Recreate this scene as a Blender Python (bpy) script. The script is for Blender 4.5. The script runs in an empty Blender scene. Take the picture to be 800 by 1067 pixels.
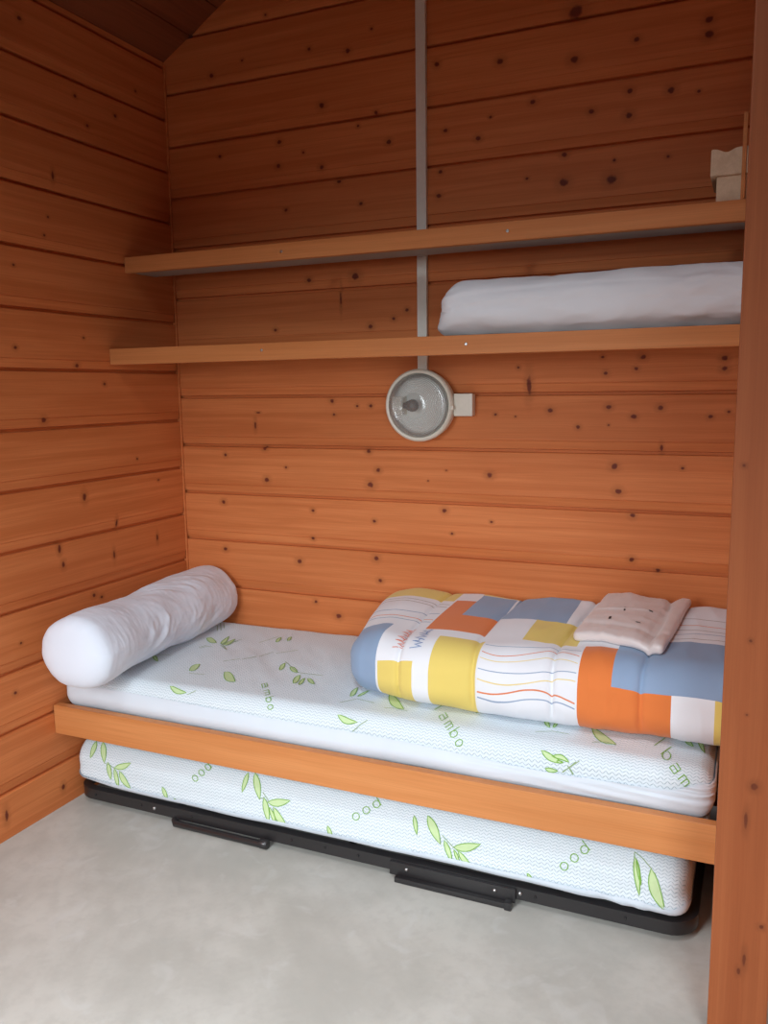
import bpy, bmesh, math, random
from math import sin, cos, pi, radians, floor, exp, sqrt
from mathutils import Vector, noise, Matrix, Euler
from mathutils.bvhtree import BVHTree
random.seed(4)
C = bpy.context.scene.collection

# ------------------------------------------------------------------ node helper
class NT:
    def __init__(s, name, rough=.5, spec=.5):
        s.m = bpy.data.materials.new(name); s.m.use_nodes = True
        s.t = s.m.node_tree; s.t.nodes.clear()
        s.out = s.t.nodes.new('ShaderNodeOutputMaterial')
        s.b = s.t.nodes.new('ShaderNodeBsdfPrincipled')
        s.t.links.new(s.b.outputs[0], s.out.inputs[0])
        s.b.inputs['Roughness'].default_value = rough
        s.b.inputs['Specular IOR Level'].default_value = spec
    def put(s, sock, v):
        if isinstance(v, bpy.types.NodeSocket): s.t.links.new(v, sock)
        elif isinstance(v, (tuple, list)):
            sock.default_value = tuple(v) + ((1,) if len(v) == 3 and sock.type == 'RGBA' else ())
        else: sock.default_value = v
    def math(s, op, a, b=0., c=0., clamp=False):
        n = s.t.nodes.new('ShaderNodeMath'); n.operation = op; n.use_clamp = clamp
        for i, v in enumerate((a, b, c)): s.put(n.inputs[i], v)
        return n.outputs[0]
    def vec(s, op, a, b=(0,0,0), c=(0,0,0)):
        n = s.t.nodes.new('ShaderNodeVectorMath'); n.operation = op
        s.put(n.inputs[0], a); s.put(n.inputs[1], b)
        if op == 'MULTIPLY_ADD': s.put(n.inputs[2], c)
        return n.outputs['Value'] if op in ('LENGTH','DOT_PRODUCT') else n.outputs[0]
    def pos(s):
        n = s.t.nodes.new('ShaderNodeNewGeometry'); return n.outputs['Position']
    def sep(s, v):
        n = s.t.nodes.new('ShaderNodeSeparateXYZ'); s.put(n.inputs[0], v); return n.outputs
    def comb(s, x, y, z):
        n = s.t.nodes.new('ShaderNodeCombineXYZ')
        for i, v in enumerate((x, y, z)): s.put(n.inputs[i], v)
        return n.outputs[0]
    def noise(s, v, scale=1., detail=3., rough=.5, dist=0., color=False):
        n = s.t.nodes.new('ShaderNodeTexNoise'); s.put(n.inputs['Vector'], v)
        n.inputs['Scale'].default_value = scale; n.inputs['Detail'].default_value = detail
        n.inputs['Roughness'].default_value = rough; n.inputs['Distortion'].default_value = dist
        return n.outputs[1] if color else n.outputs[0]
    def white(s, v):
        n = s.t.nodes.new('ShaderNodeTexWhiteNoise'); n.noise_dimensions = '1D'; s.put(n.inputs['W'], v)
        return n.outputs['Value']
    def mix(s, f, a, b):
        n = s.t.nodes.new('ShaderNodeMix'); n.data_type = 'RGBA'
        s.put(n.inputs[0], f); s.put(n.inputs[6], a); s.put(n.inputs[7], b); return n.outputs[2]
    def rng(s, v, a, b, c=0., d=1., smooth=True):
        n = s.t.nodes.new('ShaderNodeMapRange')
        if smooth: n.interpolation_type = 'SMOOTHSTEP'
        s.put(n.inputs[0], v)
        for i, x in enumerate((a, b, c, d)): n.inputs[i+1].default_value = x
        return n.outputs[0]
    def bump(s, h, strength=.3, dist=.002):
        n = s.t.nodes.new('ShaderNodeBump'); s.put(n.inputs['Height'], h)
        n.inputs['Strength'].default_value = strength; n.inputs['Distance'].default_value = dist
        s.t.links.new(n.outputs[0], s.b.inputs['Normal'])
    def color(s, c): s.put(s.b.inputs['Base Color'], c)

def plain(name, col, rough=.5, metal=0., spec=.5, bump=0, bscale=60):
    n = NT(name, rough, spec); n.b.inputs['Metallic'].default_value = metal
    p = n.pos(); f = n.noise(p, bscale, 3)
    n.color(n.mix(f, tuple(x*.93 for x in col), tuple(min(1, x*1.05) for x in col)))
    if bump: n.bump(f, bump, .002)
    return n.m

def wood(name, along, knots=(), plank=None, light=(.76,.255,.085), dark=(.63,.185,.055), rough=.42, knotcol=(.14,.024,.014), tint=.18, gscale=1.):
    """stained spruce; along = grain axis 'x','y','z'; knots (a, b, ra, rb) in world metres; plank=(z0, pitch)"""
    n = NT(name, rough+.14, .22)
    x, y, z = n.sep(n.pos())[:3]
    A, B, D = {'x': (x, z, y), 'y': (y, z, x), 'z': (z, x, y)}[along]
    dmin = None
    if knots:
        warp = n.noise(n.comb(A, B, D), 70, 2)
        v = n.comb(A, B, 0.)
        for (a, b, ra, rb) in knots:
            q = n.vec('MULTIPLY_ADD', v, (1/ra, 1/rb, 0), (-a/ra, -b/rb, 0))
            L = n.vec('LENGTH', q)
            dmin = L if dmin is None else n.math('MINIMUM', dmin, L)
        dmin = n.math('ADD', dmin, n.math('MULTIPLY', n.math('SUBTRACT', warp, .5), .9))
    if plank:
        idx = n.math('FLOOR', n.math('DIVIDE', n.math('SUBTRACT', B, plank[0]), plank[1]))
        rnd = n.white(idx)
        off = n.math('MULTIPLY', rnd, 37.)
    else:
        rnd = .5; off = 0.
    Bw = B
    if dmin is not None:
        Bw = n.math('ADD', B, n.math('MULTIPLY', n.math('POWER', 2.718, n.math('MULTIPLY', dmin, -.7)), .016))
    v = n.comb(n.math('ADD', n.math('MULTIPLY', A, 1.1*gscale), off), n.math('MULTIPLY', Bw, 34*gscale), n.math('MULTIPLY', D, 34))
    g1 = n.noise(v, 1., 4, .6, .35)
    v2 = n.comb(n.math('MULTIPLY', A, 5.), n.math('MULTIPLY', Bw, 320), n.math('MULTIPLY', D, 320))
    g2 = n.noise(v2, 1., 2)
    blot = n.noise(n.comb(n.math('ADD', n.math('MULTIPLY', A, 2.2), off), n.math('MULTIPLY', B, 6.), D), 1., 2)
    f = n.rng(g1, .34, .68)
    col = n.mix(f, light, dark)
    col = n.mix(n.rng(g2, .35, .7, 0, .22), col, tuple(c*.72 for c in dark))
    col = n.mix(n.rng(blot, .4, .75, 0, .35), col, tuple(c*.9 for c in dark))
    if plank:
        col = n.mix(n.math('MULTIPLY', rnd, tint), col, tuple(c*.75 for c in dark))
    if dmin is not None:
        col = n.mix(n.rng(dmin, .9, 3.2, .38, 0.), col, tuple(c*.55 for c in dark))
        col = n.mix(n.rng(dmin, .55, 1.15, .92, 0.), col, knotcol)
    n.color(col)
    n.bump(n.math('ADD', g1, n.math('MULTIPLY', g2, .5)), .22, .0015)
    return n.m

def fabric(name, col, rough=.85, weave=900, bump=.15, sheen=.2):
    n = NT(name, rough, .2)
    n.b.inputs['Sheen Weight'].default_value = sheen
    p = n.pos(); f = n.noise(p, weave, 1); g = n.noise(p, 9, 3)
    n.color(n.mix(g, tuple(c*.96 for c in col), tuple(min(1, c*1.03) for c in col)))
    n.bump(n.math('ADD', n.math('MULTIPLY', f, .3), g), bump, .002)
    return n.m

def knit(name, col, line):
    """quilted zig-zag knit of the mattress covers, laid out on x and the unrolled y+z"""
    n = NT(name, .85, .2); n.b.inputs['Sheen Weight'].default_value = .2
    x, y, z = n.sep(n.pos())[:3]
    w = n.math('ADD', y, z)
    jitter = n.noise(n.pos(), 22, 2)
    tri = n.math('PINGPONG', n.math('MULTIPLY', x, 128.), 1.)
    ph = n.math('ADD', n.math('MULTIPLY', w, 92.), n.math('ADD', n.math('MULTIPLY', tri, .75), n.math('MULTIPLY', jitter, 1.3)))
    s = n.math('ABSOLUTE', n.math('SINE', n.math('MULTIPLY', ph, pi)))
    # stitches break between the zig and the zag
    brk = n.rng(n.math('ABSOLUTE', n.math('SUBTRACT', tri, .5)), .22, .5, 1., .35)
    groove = n.math('MULTIPLY', n.rng(s, .0, .50, 1., 0.), brk)
    c = n.mix(n.math('MULTIPLY', groove, .85), col, line)
    n.color(c)
    n.bump(n.math('SUBTRACT', 1., groove), .55, .003)
    return n.m

# ------------------------------------------------------------------ object helpers
def tag(o, label=None, cat=None, group=None, kind=None):
    if label: o['label'] = label
    if cat: o['category'] = cat
    if group: o['group'] = group
    if kind: o['kind'] = kind
    return o
def thing(name, loc, label, cat, group=None):
    o = bpy.data.objects.new(name, None); C.objects.link(o); o.location = loc
    o.empty_display_size = .05
    return tag(o, label, cat, group)
def link(name, bm, mat, parent=None, smooth=False, angle=None):
    off = Vector((0,0,0)); p = parent
    while p is not None: off += p.location; p = p.parent
    me = bpy.data.meshes.new(name)
    bmesh.ops.recalc_face_normals(bm, faces=bm.faces)
    bm.to_mesh(me); bm.free()
    o = bpy.data.objects.new(name, me); C.objects.link(o)
    me.materials.append(mat)
    if parent is not None:
        o.parent = parent
    if off.length > 0: me.transform(Matrix.Translation(-off))
    if smooth:
        for f in me.polygons: f.use_smooth = True
        if angle is not None:
            try: me.set_sharp_from_angle(angle=radians(angle))
            except Exception: pass
    me.update()
    return o
def set_origin(o, loc):
    """move a top-level mesh's origin to its base"""
    loc = Vector(loc); o.data.transform(Matrix.Translation(-loc)); o.location = loc; return o
def box(bm, x0, x1, y0, y1, z0, z1, bev=.002, seg=2):
    r = bmesh.ops.create_cube(bm, size=1.)
    vs = r['verts']
    for v in vs: v.co = Vector(((x0+x1)/2 + v.co.x*(x1-x0), (y0+y1)/2 + v.co.y*(y1-y0), (z0+z1)/2 + v.co.z*(z1-z0)))
    if bev:
        es = list({e for v in vs for e in v.link_edges})
        bmesh.ops.bevel(bm, geom=es, offset=bev, segments=seg, profile=.7, affect='EDGES')
    return bm
def lathe(bm, prof, center, axis='y', n=64, cap0=False, cap1=False):
    """profile list of (r, h); axis points along +axis (or -y with axis='-y')"""
    c = Vector(center); rows = []
    for r, h in prof:
        row = []
        for i in range(n):
            a = 2*pi*i/n
            if axis == '-y': p = Vector((r*cos(a), -h, r*sin(a)))
            elif axis == 'y': p = Vector((r*cos(a), h, r*sin(a)))
            elif axis == 'x': p = Vector((h, r*cos(a), r*sin(a)))
            else: p = Vector((r*cos(a), r*sin(a), h))
            row.append(bm.verts.new(c+p))
        rows.append(row)
    for a, b in zip(rows, rows[1:]):
        for i in range(n):
            bm.faces.new((a[i], a[(i+1)%n], b[(i+1)%n], b[i]))
    if cap0: bm.faces.new(rows[0])
    if cap1: bm.faces.new(rows[-1])
    return bm
def sweep(bm, pts, prof, closed=False, up=Vector((0,0,1)), caps=True):
    """prof: (side, up) points swept along pts"""
    pts = [Vector(p) for p in pts]; n = len(pts); rows = []
    for i, p in enumerate(pts):
        a = pts[i-1] if (i > 0 or closed) else p
        b = pts[(i+1) % n] if (i < n-1 or closed) else p
        t1 = (p-a).normalized() if (p-a).length > 1e-9 else (b-p).normalized()
        t2 = (b-p).normalized() if (b-p).length > 1e-9 else t1
        t = (t1+t2).normalized(); side = t.cross(up).normalized(); u = side.cross(t).normalized()
        k = 1/max(.5, t.dot(t1))
        rows.append([bm.verts.new(p + side*s*k + u*h) for s, h in prof])
    m = len(prof)
    for i in range(n if closed else n-1):
        a, b = rows[i], rows[(i+1) % n]
        for j in range(m): bm.faces.new((a[j], a[(j+1)%m], b[(j+1)%m], b[j]))
    if not closed and caps: bm.faces.new(rows[0]); bm.faces.new(rows[-1])
    return bm
def circ(r, n=12): return [(r*cos(2*pi*i/n), r*sin(2*pi*i/n)) for i in range(n)]
def fbm(p, o=3):
    v = 0; a = 1
    for _ in range(o): v += a*noise.noise(p); p = p*2.03; a *= .5
    return v
def ridged(p, o=3):
    v = 0; a = 1
    for _ in range(o): v += a*(1-abs(noise.noise(p))*2); p = p*2.1; a *= .5
    return v
def smooth01(t): t = max(0., min(1., t)); return t*t*(3-2*t)

def rounded(bm, lo, hi, r, step, disp=None, keep=None, plan_r=None):
    """a box with soft rounded edges as a dense shell. r=(rx,ry,rz); disp(p,n)->p"""
    lo, hi = Vector(lo), Vector(hi); r = Vector(r); step = Vector(step) if hasattr(step, '__len__') else Vector((step,)*3)
    key = {}
    def axis_pts(a):
        L = hi[a]-lo[a]; n = max(2, int(L/step[a])); k = max(3, int(r[a]*1.3/step[a])+3)
        # denser near the edges, where the roundings are
        e = [r[a]*(1-cos(pi/2*i/k)) for i in range(k+1)]
        mid = [r[a] + (L-2*r[a])*i/n for i in range(1, n)]
        return [lo[a]+t for t in e] + [lo[a]+t for t in mid] + [hi[a]-t for t in reversed(e)]
    P = [axis_pts(a) for a in range(3)]
    core_lo = lo + r; core_hi = hi - r
    def vert(i, j, k):
        kk = (i, j, k)
        if kk in key: return key[kk]
        p = Vector((P[0][i], P[1][j], P[2][k]))
        c = Vector([min(max(p[a], core_lo[a]), core_hi[a]) for a in range(3)])
        d = Vector([(p[a]-c[a])/r[a] for a in range(3)])
        if d.length > 1e-9: d.normalize()
        q = Vector([c[a] + d[a]*r[a] for a in range(3)])
        nn = Vector([d[a]/r[a] for a in range(3)])
        nn = nn.normalized() if nn.length > 0 else Vector((0,0,1))
        if disp: q = disp(q, nn)
        key[kk] = bm.verts.new(q); return key[kk]
    N = [len(P[a])-1 for a in range(3)]
    def quad(a, b, c, d):
        if keep and not keep((P0(a)+P0(b)+P0(c)+P0(d))/4): return
        try: bm.faces.new([vert(*a), vert(*b), vert(*c), vert(*d)])
        except ValueError: pass
    def P0(i): return Vector((P[0][i[0]], P[1][i[1]], P[2][i[2]]))
    for i in range(N[0]):
        for j in range(N[1]):
            for k in (0, N[2]): quad((i,j,k),(i+1,j,k),(i+1,j+1,k),(i,j+1,k))
    for i in range(N[0]):
        for k in range(N[2]):
            for j in (0, N[1]): quad((i,j,k),(i+1,j,k),(i+1,j,k+1),(i,j,k+1))
    for j in range(N[1]):
        for k in range(N[2]):
            for i in (0, N[0]): quad((i,j,k),(i,j+1,k),(i,j+1,k+1),(i,j,k+1))
    return bm

# ------------------------------------------------------------------ materials
KB = [(0.2015, 2.4275, 0.0088, 0.0075), (0.3302, 2.4577, 0.0053, 0.0045), (0.4277, 2.588, 0.0053, 0.0045), (0.5932, 2.4519, 0.007, 0.006), (0.7346, 2.423, 0.0088, 0.0075), (0.8215, 2.4752, 0.0053, 0.0045), (0.4691, 2.1737, 0.0088, 0.0075), (0.5615, 2.1283, 0.0053, 0.0045), (0.2244, 2.1554, 0.007, 0.006), (0.6351, 2.2686, 0.0105, 0.009), (0.4624, 2.0961, 0.0088, 0.0075), (0.6299, 2.0741, 0.0088, 0.0075), (0.6938, 2.021, 0.0088, 0.0075), (0.774, 1.9424, 0.007, 0.006), (0.7682, 2.1877, 0.0053, 0.0045), (0.4878, 1.9477, 0.007, 0.006), (0.831, 2.2208, 0.007, 0.006), (0.7482, 1.7087, 0.014, 0.012), (0.5713, 1.7071, 0.0088, 0.0075), (0.4307, 1.5435, 0.007, 0.006), (0.8024, 1.5416, 0.0088, 0.0075), (1.0435, 2.3337, 0.0088, 0.0075), (1.2478, 2.3099, 0.0105, 0.009), (1.4712, 2.2799, 0.0123, 0.0105), (1.84, 2.3252, 0.0105, 0.009), (1.8416, 2.2856, 0.0123, 0.0105), (1.647, 2.3057, 0.0088, 0.0075), (1.3498, 2.1802, 0.0088, 0.0075), (1.5245, 2.1291, 0.0088, 0.0075), (1.7456, 2.1552, 0.0105, 0.009), (1.8199, 2.1419, 0.0053, 0.0045), (1.6324, 2.1691, 0.0088, 0.0075), (1.6316, 2.104, 0.0105, 0.009), (1.2185, 2.1542, 0.0053, 0.0045), (1.0716, 2.1339, 0.007, 0.006), (1.1788, 2.0975, 0.0088, 0.0075), (0.8772, 2.1234, 0.0088, 0.0075), (1.0552, 2.0117, 0.007, 0.006), (1.0485, 1.9394, 0.0088, 0.0075), (1.4479, 2.0177, 0.0088, 0.0075), (1.4464, 1.9383, 0.014, 0.012), (1.5874, 1.9315, 0.0158, 0.0135), (1.3348, 1.9613, 0.0053, 0.0045), (1.5942, 1.9844, 0.0053, 0.0045), (1.744, 1.9776, 0.0053, 0.0045), (0.9359, 1.5889, 0.007, 0.006), (0.8873, 1.5632, 0.007, 0.006), (1.4742, 2.4102, 0.021, 0.018), (1.6927, 1.4156, 0.0088, 0.0075), (1.6744, 1.3822, 0.007, 0.006), (1.9183, 1.4068, 0.0088, 0.0075), (1.9196, 1.377, 0.0088, 0.0075), (1.575, 1.4188, 0.0053, 0.0045), (1.5848, 1.3698, 0.007, 0.006), (1.3139, 1.3929, 0.0053, 0.0045), (1.2397, 1.2452, 0.0053, 0.0045), (1.4167, 1.2572, 0.0088, 0.0075), (1.5043, 1.2068, 0.007, 0.006), (1.5959, 1.2686, 0.0088, 0.0075), (1.6703, 1.2396, 0.0088, 0.0075), (1.7468, 1.2652, 0.0088, 0.0075), (1.5973, 1.2132, 0.0035, 0.003), (1.8865, 1.2398, 0.007, 0.006), (1.9351, 1.2536, 0.0053, 0.0045), (1.3061, 1.2391, 0.0035, 0.003), (1.2215, 1.0491, 0.0105, 0.009), (1.6178, 1.0873, 0.0105, 0.009), (1.6313, 1.0107, 0.0105, 0.009), (1.8155, 1.0865, 0.0053, 0.0045), (1.0653, 0.9247, 0.0088, 0.0075), (1.0924, 0.8478, 0.0053, 0.0045), (1.2289, 0.8941, 0.0053, 0.0045), (1.6762, 0.9383, 0.0088, 0.0075), (1.6773, 0.8004, 0.0088, 0.0075), (1.7549, 0.77, 0.007, 0.006), (1.0073, 1.0234, 0.0035, 0.003), (1.0724, 1.0608, 0.0035, 0.003), (0.7469, 1.2747, 0.0053, 0.0045), (0.7979, 1.2745, 0.007, 0.006), (0.6506, 1.2917, 0.007, 0.006), (0.657, 1.2451, 0.0053, 0.0045), (0.1978, 1.095, 0.007, 0.006), (0.3743, 1.0066, 0.0105, 0.009), (0.3706, 1.1229, 0.0088, 0.0075), (0.788, 1.1198, 0.0088, 0.0075), (0.4571, 1.0547, 0.0053, 0.0045), (0.8234, 1.0541, 0.0088, 0.0075), (0.7934, 1.0031, 0.0123, 0.0105), (0.1806, 0.9166, 0.0088, 0.0075), (0.5634, 0.9014, 0.007, 0.006), (0.806, 0.8754, 0.007, 0.006), (0.5604, 0.7994, 0.007, 0.006), (0.1806, 0.7356, 0.0088, 0.0075), (0.502, 0.7101, 0.0105, 0.009), (0.8113, 0.7426, 0.0105, 0.009), (0.8249, 0.6644, 0.0088, 0.0075), (0.5657, 0.5642, 0.007, 0.006), (0.659, 0.5193, 0.0105, 0.009), (1.3485, 1.3355, 0.0083, 0.0306), (0.3329, 1.2066, 0.005, 0.0144), (1.7535, 1.1454, 0.005, 0.0108), (0.3471, 1.252, 0.0083, 0.0036), (0.6922, 1.6359, 0.0033, 0.0288), (0.6507, 1.2951, 0.0083, 0.0036)]
KL = [(-0.6609, 2.4084, 0.0084, 0.007), (-0.4554, 2.2563, 0.0067, 0.0056), (-0.1634, 2.3573, 0.005, 0.0042), (-0.2732, 2.2461, 0.0067, 0.0056), (-0.4079, 2.1802, 0.0067, 0.0056), (-0.6022, 1.865, 0.005, 0.0042), (-0.6228, 1.8081, 0.005, 0.0042), (-0.7492, 1.7046, 0.005, 0.0042), (-0.4847, 1.5083, 0.005, 0.0042), (-0.7649, 1.4668, 0.0067, 0.0056), (-0.5183, 1.4186, 0.0084, 0.007), (-0.4003, 1.3606, 0.0067, 0.0056), (-0.6748, 1.2493, 0.0101, 0.0084), (-0.5117, 0.6587, 0.0084, 0.007), (-0.1488, 1.0103, 0.005, 0.0042), (-0.4765, 0.6438, 0.0067, 0.0056), (-0.8634, 0.4374, 0.0067, 0.0056), (-0.8277, 0.583, 0.005, 0.0042), (-0.2582, 1.0971, 0.005, 0.0042), (-0.5712, 1.9921, 0.0054, 0.0135), (-0.5264, 0.9923, 0.009, 0.0135), (-0.6493, 0.8411, 0.0072, 0.0135), (-0.6377, 0.789, 0.0072, 0.0105), (-0.3803, 0.8839, 0.0054, 0.0135), (-0.4039, 0.7765, 0.0054, 0.015), (-0.1714, 0.7982, 0.0054, 0.0135), (-0.9307, 0.0747, 0.0072, 0.018), (-0.704, 0.0622, 0.0072, 0.0105)]
KP = [(0.5632, 2.0389, 0.0072, 0.0072), (0.4915, 2.0269, 0.0168, 0.0036), (0.2757, 2.0645, 0.0048, 0.0048), (0.1975, 2.0368, 0.0168, 0.0036), (0.1695, 2.0275, 0.0072, 0.0036), (1.1834, 1.9921, 0.0036, 0.0036), (0.8517, 2.0188, 0.0036, 0.0036), (0.7056, 2.0188, 0.0024, 0.0024)]

PITCH = .18; ZB = 2.390 % PITCH; ZL = 2.3027 % PITCH
M = {}
M['wall_back'] = wood('stained_log_back', 'x', KB, (ZB, PITCH))
M['wall_left'] = wood('stained_log_left', 'y', KL, (ZL, PITCH))
M['wall'] = wood('stained_log', 'y', (), (ZL, PITCH))
M['wallx'] = wood('stained_log_front', 'x', (), (ZB, PITCH))
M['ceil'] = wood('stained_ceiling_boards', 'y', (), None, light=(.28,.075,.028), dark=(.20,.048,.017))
M['rail'] = wood('varnished_rail', 'x', (), None, light=(.66,.27,.095), dark=(.58,.215,.068), rough=.3, gscale=.6)
M['lip'] = wood('varnished_shelf_edge', 'x', (), None, light=(.66,.26,.09), dark=(.56,.20,.062), rough=.32, gscale=.6)
M['post'] = wood('stained_post', 'z', KP, None, light=(.37,.110,.038), dark=(.30,.080,.026), rough=.4, gscale=.5, knotcol=(.13,.03,.012))
M['raw'] = wood('raw_pale_wood', 'y', (), None, light=(.78,.62,.45), dark=(.66,.50,.34), rough=.6)
M['shelf_under'] = plain('grey_shelf_board', (.42,.36,.32), .6)
M['slat'] = plain('pale_grey_slat', (.55,.60,.63), .5)
M['conduit'] = plain('white_trunking_plastic', (.82,.79,.71), .45)
M['plastic'] = plain('cream_plastic', (.80,.77,.66), .35)
M['black'] = plain('black_painted_steel', (.018,.016,.017), .32, 0., .6)
M['steel'] = plain('bolt_steel', (.55,.55,.55), .3, 1.)
M['dark'] = plain('dark_hole', (.01,.01,.01), .6)
M['knit'] = knit('knitted_mattress_cover', (.75,.83,.88), (.30,.42,.49))
M['band'] = fabric('white_mattress_side', (.70,.78,.86), bump=.06)
M['sheet'] = fabric('white_cotton', (.80,.86,.96), bump=.10)
M['sheet2'] = fabric('offwhite_cotton', (.80,.83,.87), bump=.10)
M['towel'] = NT('satin_linen', .32, .5)
n = M['towel']; n.color((.70,.62,.60)); n.bump(n.noise(n.pos(), 60, 3), .12, .003)
n.b.inputs['Sheen Weight'].default_value = .3; M['towel'] = n.m
M['leaf'] = plain('pale_leaf_print', (.58,.74,.40), .85)
M['leafline'] = plain('green_leaf_outline', (.20,.42,.06), .85)
M['stem'] = plain('green_stem_print', (.30,.42,.22), .85)
M['letter_orange'] = plain('orange_print', (.75,.20,.12), .85)
M['letter_blue'] = plain('blue_print', (.22,.32,.55), .85)

# floor: worn mottled vinyl
n = NT('mottled_vinyl', .48, .4); p = n.pos()
a = n.noise(p, 3.2, 5, .6); b = n.noise(p, 26, 4, .6); c = n.noise(p, 9, 3, .55, .8)
col = n.mix(n.rng(a, .35, .65), (.55,.535,.49), (.45,.437,.395))
col = n.mix(n.rng(b, .4, .7, 0, .4), col, (.42,.405,.37))
col = n.mix(n.rng(c, .56, .72, 0, .40), col, (.60,.60,.575))
n.color(col); n.bump(b, .12, .002); M['floor'] = n.m

# duvet print on x and the unrolled w = y+z
def duvet_mat():
    n = NT('printed_duvet_cotton', .8, .2); n.b.inputs['Sheen Weight'].default_value = .15
    x, y, z = n.sep(n.pos())[:3]; w = n.math('ADD', y, z)
    xs = x; col = (.80,.81,.85)
    cols = {'b': (.27,.37,.53), 'y': (.78,.60,.16), 'o': (.74,.20,.05), 'w': (.80,.81,.85)}
    for (x0, x1, w0, w1, k) in RECTS:
        m = n.math('MULTIPLY', n.math('COMPARE', xs, (x0+x1)/2, (x1-x0)/2), n.math('COMPARE', w, (w0+w1)/2, (w1-w0)/2))
        col = n.mix(m, col, cols[k])
    for (x0, x1, w0, amp, fr, ph, th, k) in LINES:
        yy = n.math('ADD', n.math('MULTIPLY', n.math('SINE', n.math('ADD', n.math('MULTIPLY', x, fr), ph)), amp), w0)
        m = n.math('MULTIPLY', n.math('COMPARE', xs, (x0+x1)/2, (x1-x0)/2), n.math('COMPARE', w, yy, th))
        col = n.mix(m, col, {'b': (.30,.38,.52), 'o': (.72,.22,.09), 'y': (.78,.62,.25), 'g': (.40,.36,.34)}[k])
    n.color(col); n.bump(n.noise(n.pos(), 14, 3), .15, .004)
    return n.m
# x0, x1, w0, w1, colour
RECTS = [(.80,1.068,-.30,.205,'b'), (1.075,1.188,-.30,.0,'y'), (.80,1.165,.475,.70,'y'), (1.235,1.40,.565,.70,'y'),
 (1.172,1.347,.19,.487,'o'), (1.238,1.347,.335,.562,'b'), (1.237,1.366,-.30,.138,'y'), 
 (1.352,1.545,.345,.60,'b'), (1.462,1.607,.168,.348,'y'), (1.632,1.715,-.30,.165,'o'), (1.632,1.855,-.30,-.010,'o'),
 (1.715,1.99,-.010,.268,'b'), (1.952,1.99,-.30,-.010,'y')]
# x0, x1, w, amplitude, frequency, phase, half width, colour
LINES = [(1.372,1.627,.122,.016,22,-1.55,.0016,'b'), (1.372,1.627,.086,.030,22,-1.55,.0018,'o'), (1.372,1.627,.055,.024,22,-1.55,.0017,'y'),
 (1.372,1.627,.010,.018,19,2.6,.0018,'b'), (1.372,1.627,-.022,.022,19,2.6,.0018,'y'), (1.372,1.627,-.056,.016,24,-4.0,.0022,'o'), (1.372,1.627,-.076,.014,24,-4.4,.0018,'b'),
 (.80,1.166,.445,.012,9,.2,.0022,'g'), (.80,1.166,.415,.014,8,.9,.0022,'g'), (.80,1.166,.340,.012,10,.5,.0024,'b'), (.80,1.166,.283,.010,9,.0,.0022,'o'), (.80,1.166,.262,.010,9,.2,.0022,'b'),
 (1.80,1.99,.300,.006,16,.2,.002,'g'), (1.80,1.99,.335,.006,13,1.2,.002,'b'), (1.80,1.99,.375,.008,15,.4,.002,'g'), (1.80,1.99,.415,.008,14,2.2,.002,'o'), (1.80,1.99,.47,.008,14,2.2,.002,'g')]

M['duvet'] = duvet_mat()

# ------------------------------------------------------------------ room shell
RX, FY = 3.6, -3.3                       # cabin width, front wall
RIDGE = 1.8; EAVE = 2.504; SL = .575
def log_profile(z0, top):
    """(depth, z) of stacked boards: flat face, thin shadow line, chamfered lower lip, groove"""
    pts = []; k = 0
    z = z0 - PITCH
    while z < top:
        pts += [(.015, z-.0040), (.015, z+.0038), (.0050, z+.0062), (.0006, z+.0315), (.0020, z+.0322), (.0020, z+.0334), (0., z+.0345), (0., z+PITCH-.0075), (.0018, z+PITCH-.0050)]
        z += PITCH
    return pts
def log_wall(name, axis, a0, a1, at, outward, z0, top, mat, holes=(), thick=.09):
    bm = bmesh.new(); prof = log_profile(z0, top)
    prof = [(d, z) for d, z in prof if z > -.08]
    ring = [(-d, z) for d, z in prof] + [(-thick, prof[-1][1]), (-thick, prof[0][1])]
    def P(a, d, z): return Vector((a, at + outward*d, z)) if axis == 'x' else Vector((at + outward*d, a, z))
    segs = 1
    rows = [[bm.verts.new(P(a0 + (a1-a0)*i/segs, d, z)) for d, z in ring] for i in range(segs+1)]
    m = len(ring)
    for A, B in zip(rows, rows[1:]):
        for j in range(m): bm.faces.new((A[j], A[(j+1)%m], B[(j+1)%m], B[j]))
    bm.faces.new(rows[0]); bm.faces.new(rows[-1])
    return bm
def clip(bm, co, no):
    g = bm.verts[:] + bm.edges[:] + bm.faces[:]
    r = bmesh.ops.bisect_plane(bm, geom=g, plane_co=co, plane_no=no, clear_outer=True)
    es = [e for e in r['geom_cut'] if isinstance(e, bmesh.types.BMEdge)]
    try: bmesh.ops.contextual_create(bm, geom=es)
    except Exception: pass
ztop = EAVE + SL*RIDGE
# in log_wall depth d is negative into the wall; outward = direction of the room from the wall
bm = log_wall('b', 'x', -.09, RX+.09, 0., -1, ZB, ztop+.1, None)
clip(bm, Vector((0,0,EAVE)), Vector((-SL,0,1))); clip(bm, Vector((2*RIDGE,0,EAVE)), Vector((SL,0,1)))
clip(bm, Vector((0,0,0)), Vector((0,0,-1)))
tag(link('wall_back', bm, M['wall_back']), kind='structure')
bm = log_wall('l', 'y', FY, 0., 0., 1, ZL, EAVE, None); clip(bm, Vector((0,0,EAVE)), Vector((0,0,1))); clip(bm, Vector((0,0,0)), Vector((0,0,-1)))
tag(link('wall_left', bm, M['wall_left']), kind='structure')
bm = log_wall('r', 'y', FY, 0., RX, -1, ZL, EAVE, None); clip(bm, Vector((0,0,EAVE)), Vector((0,0,1))); clip(bm, Vector((0,0,0)), Vector((0,0,-1)))
tag(link('wall_right', bm, M['wall']), kind='structure')
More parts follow.
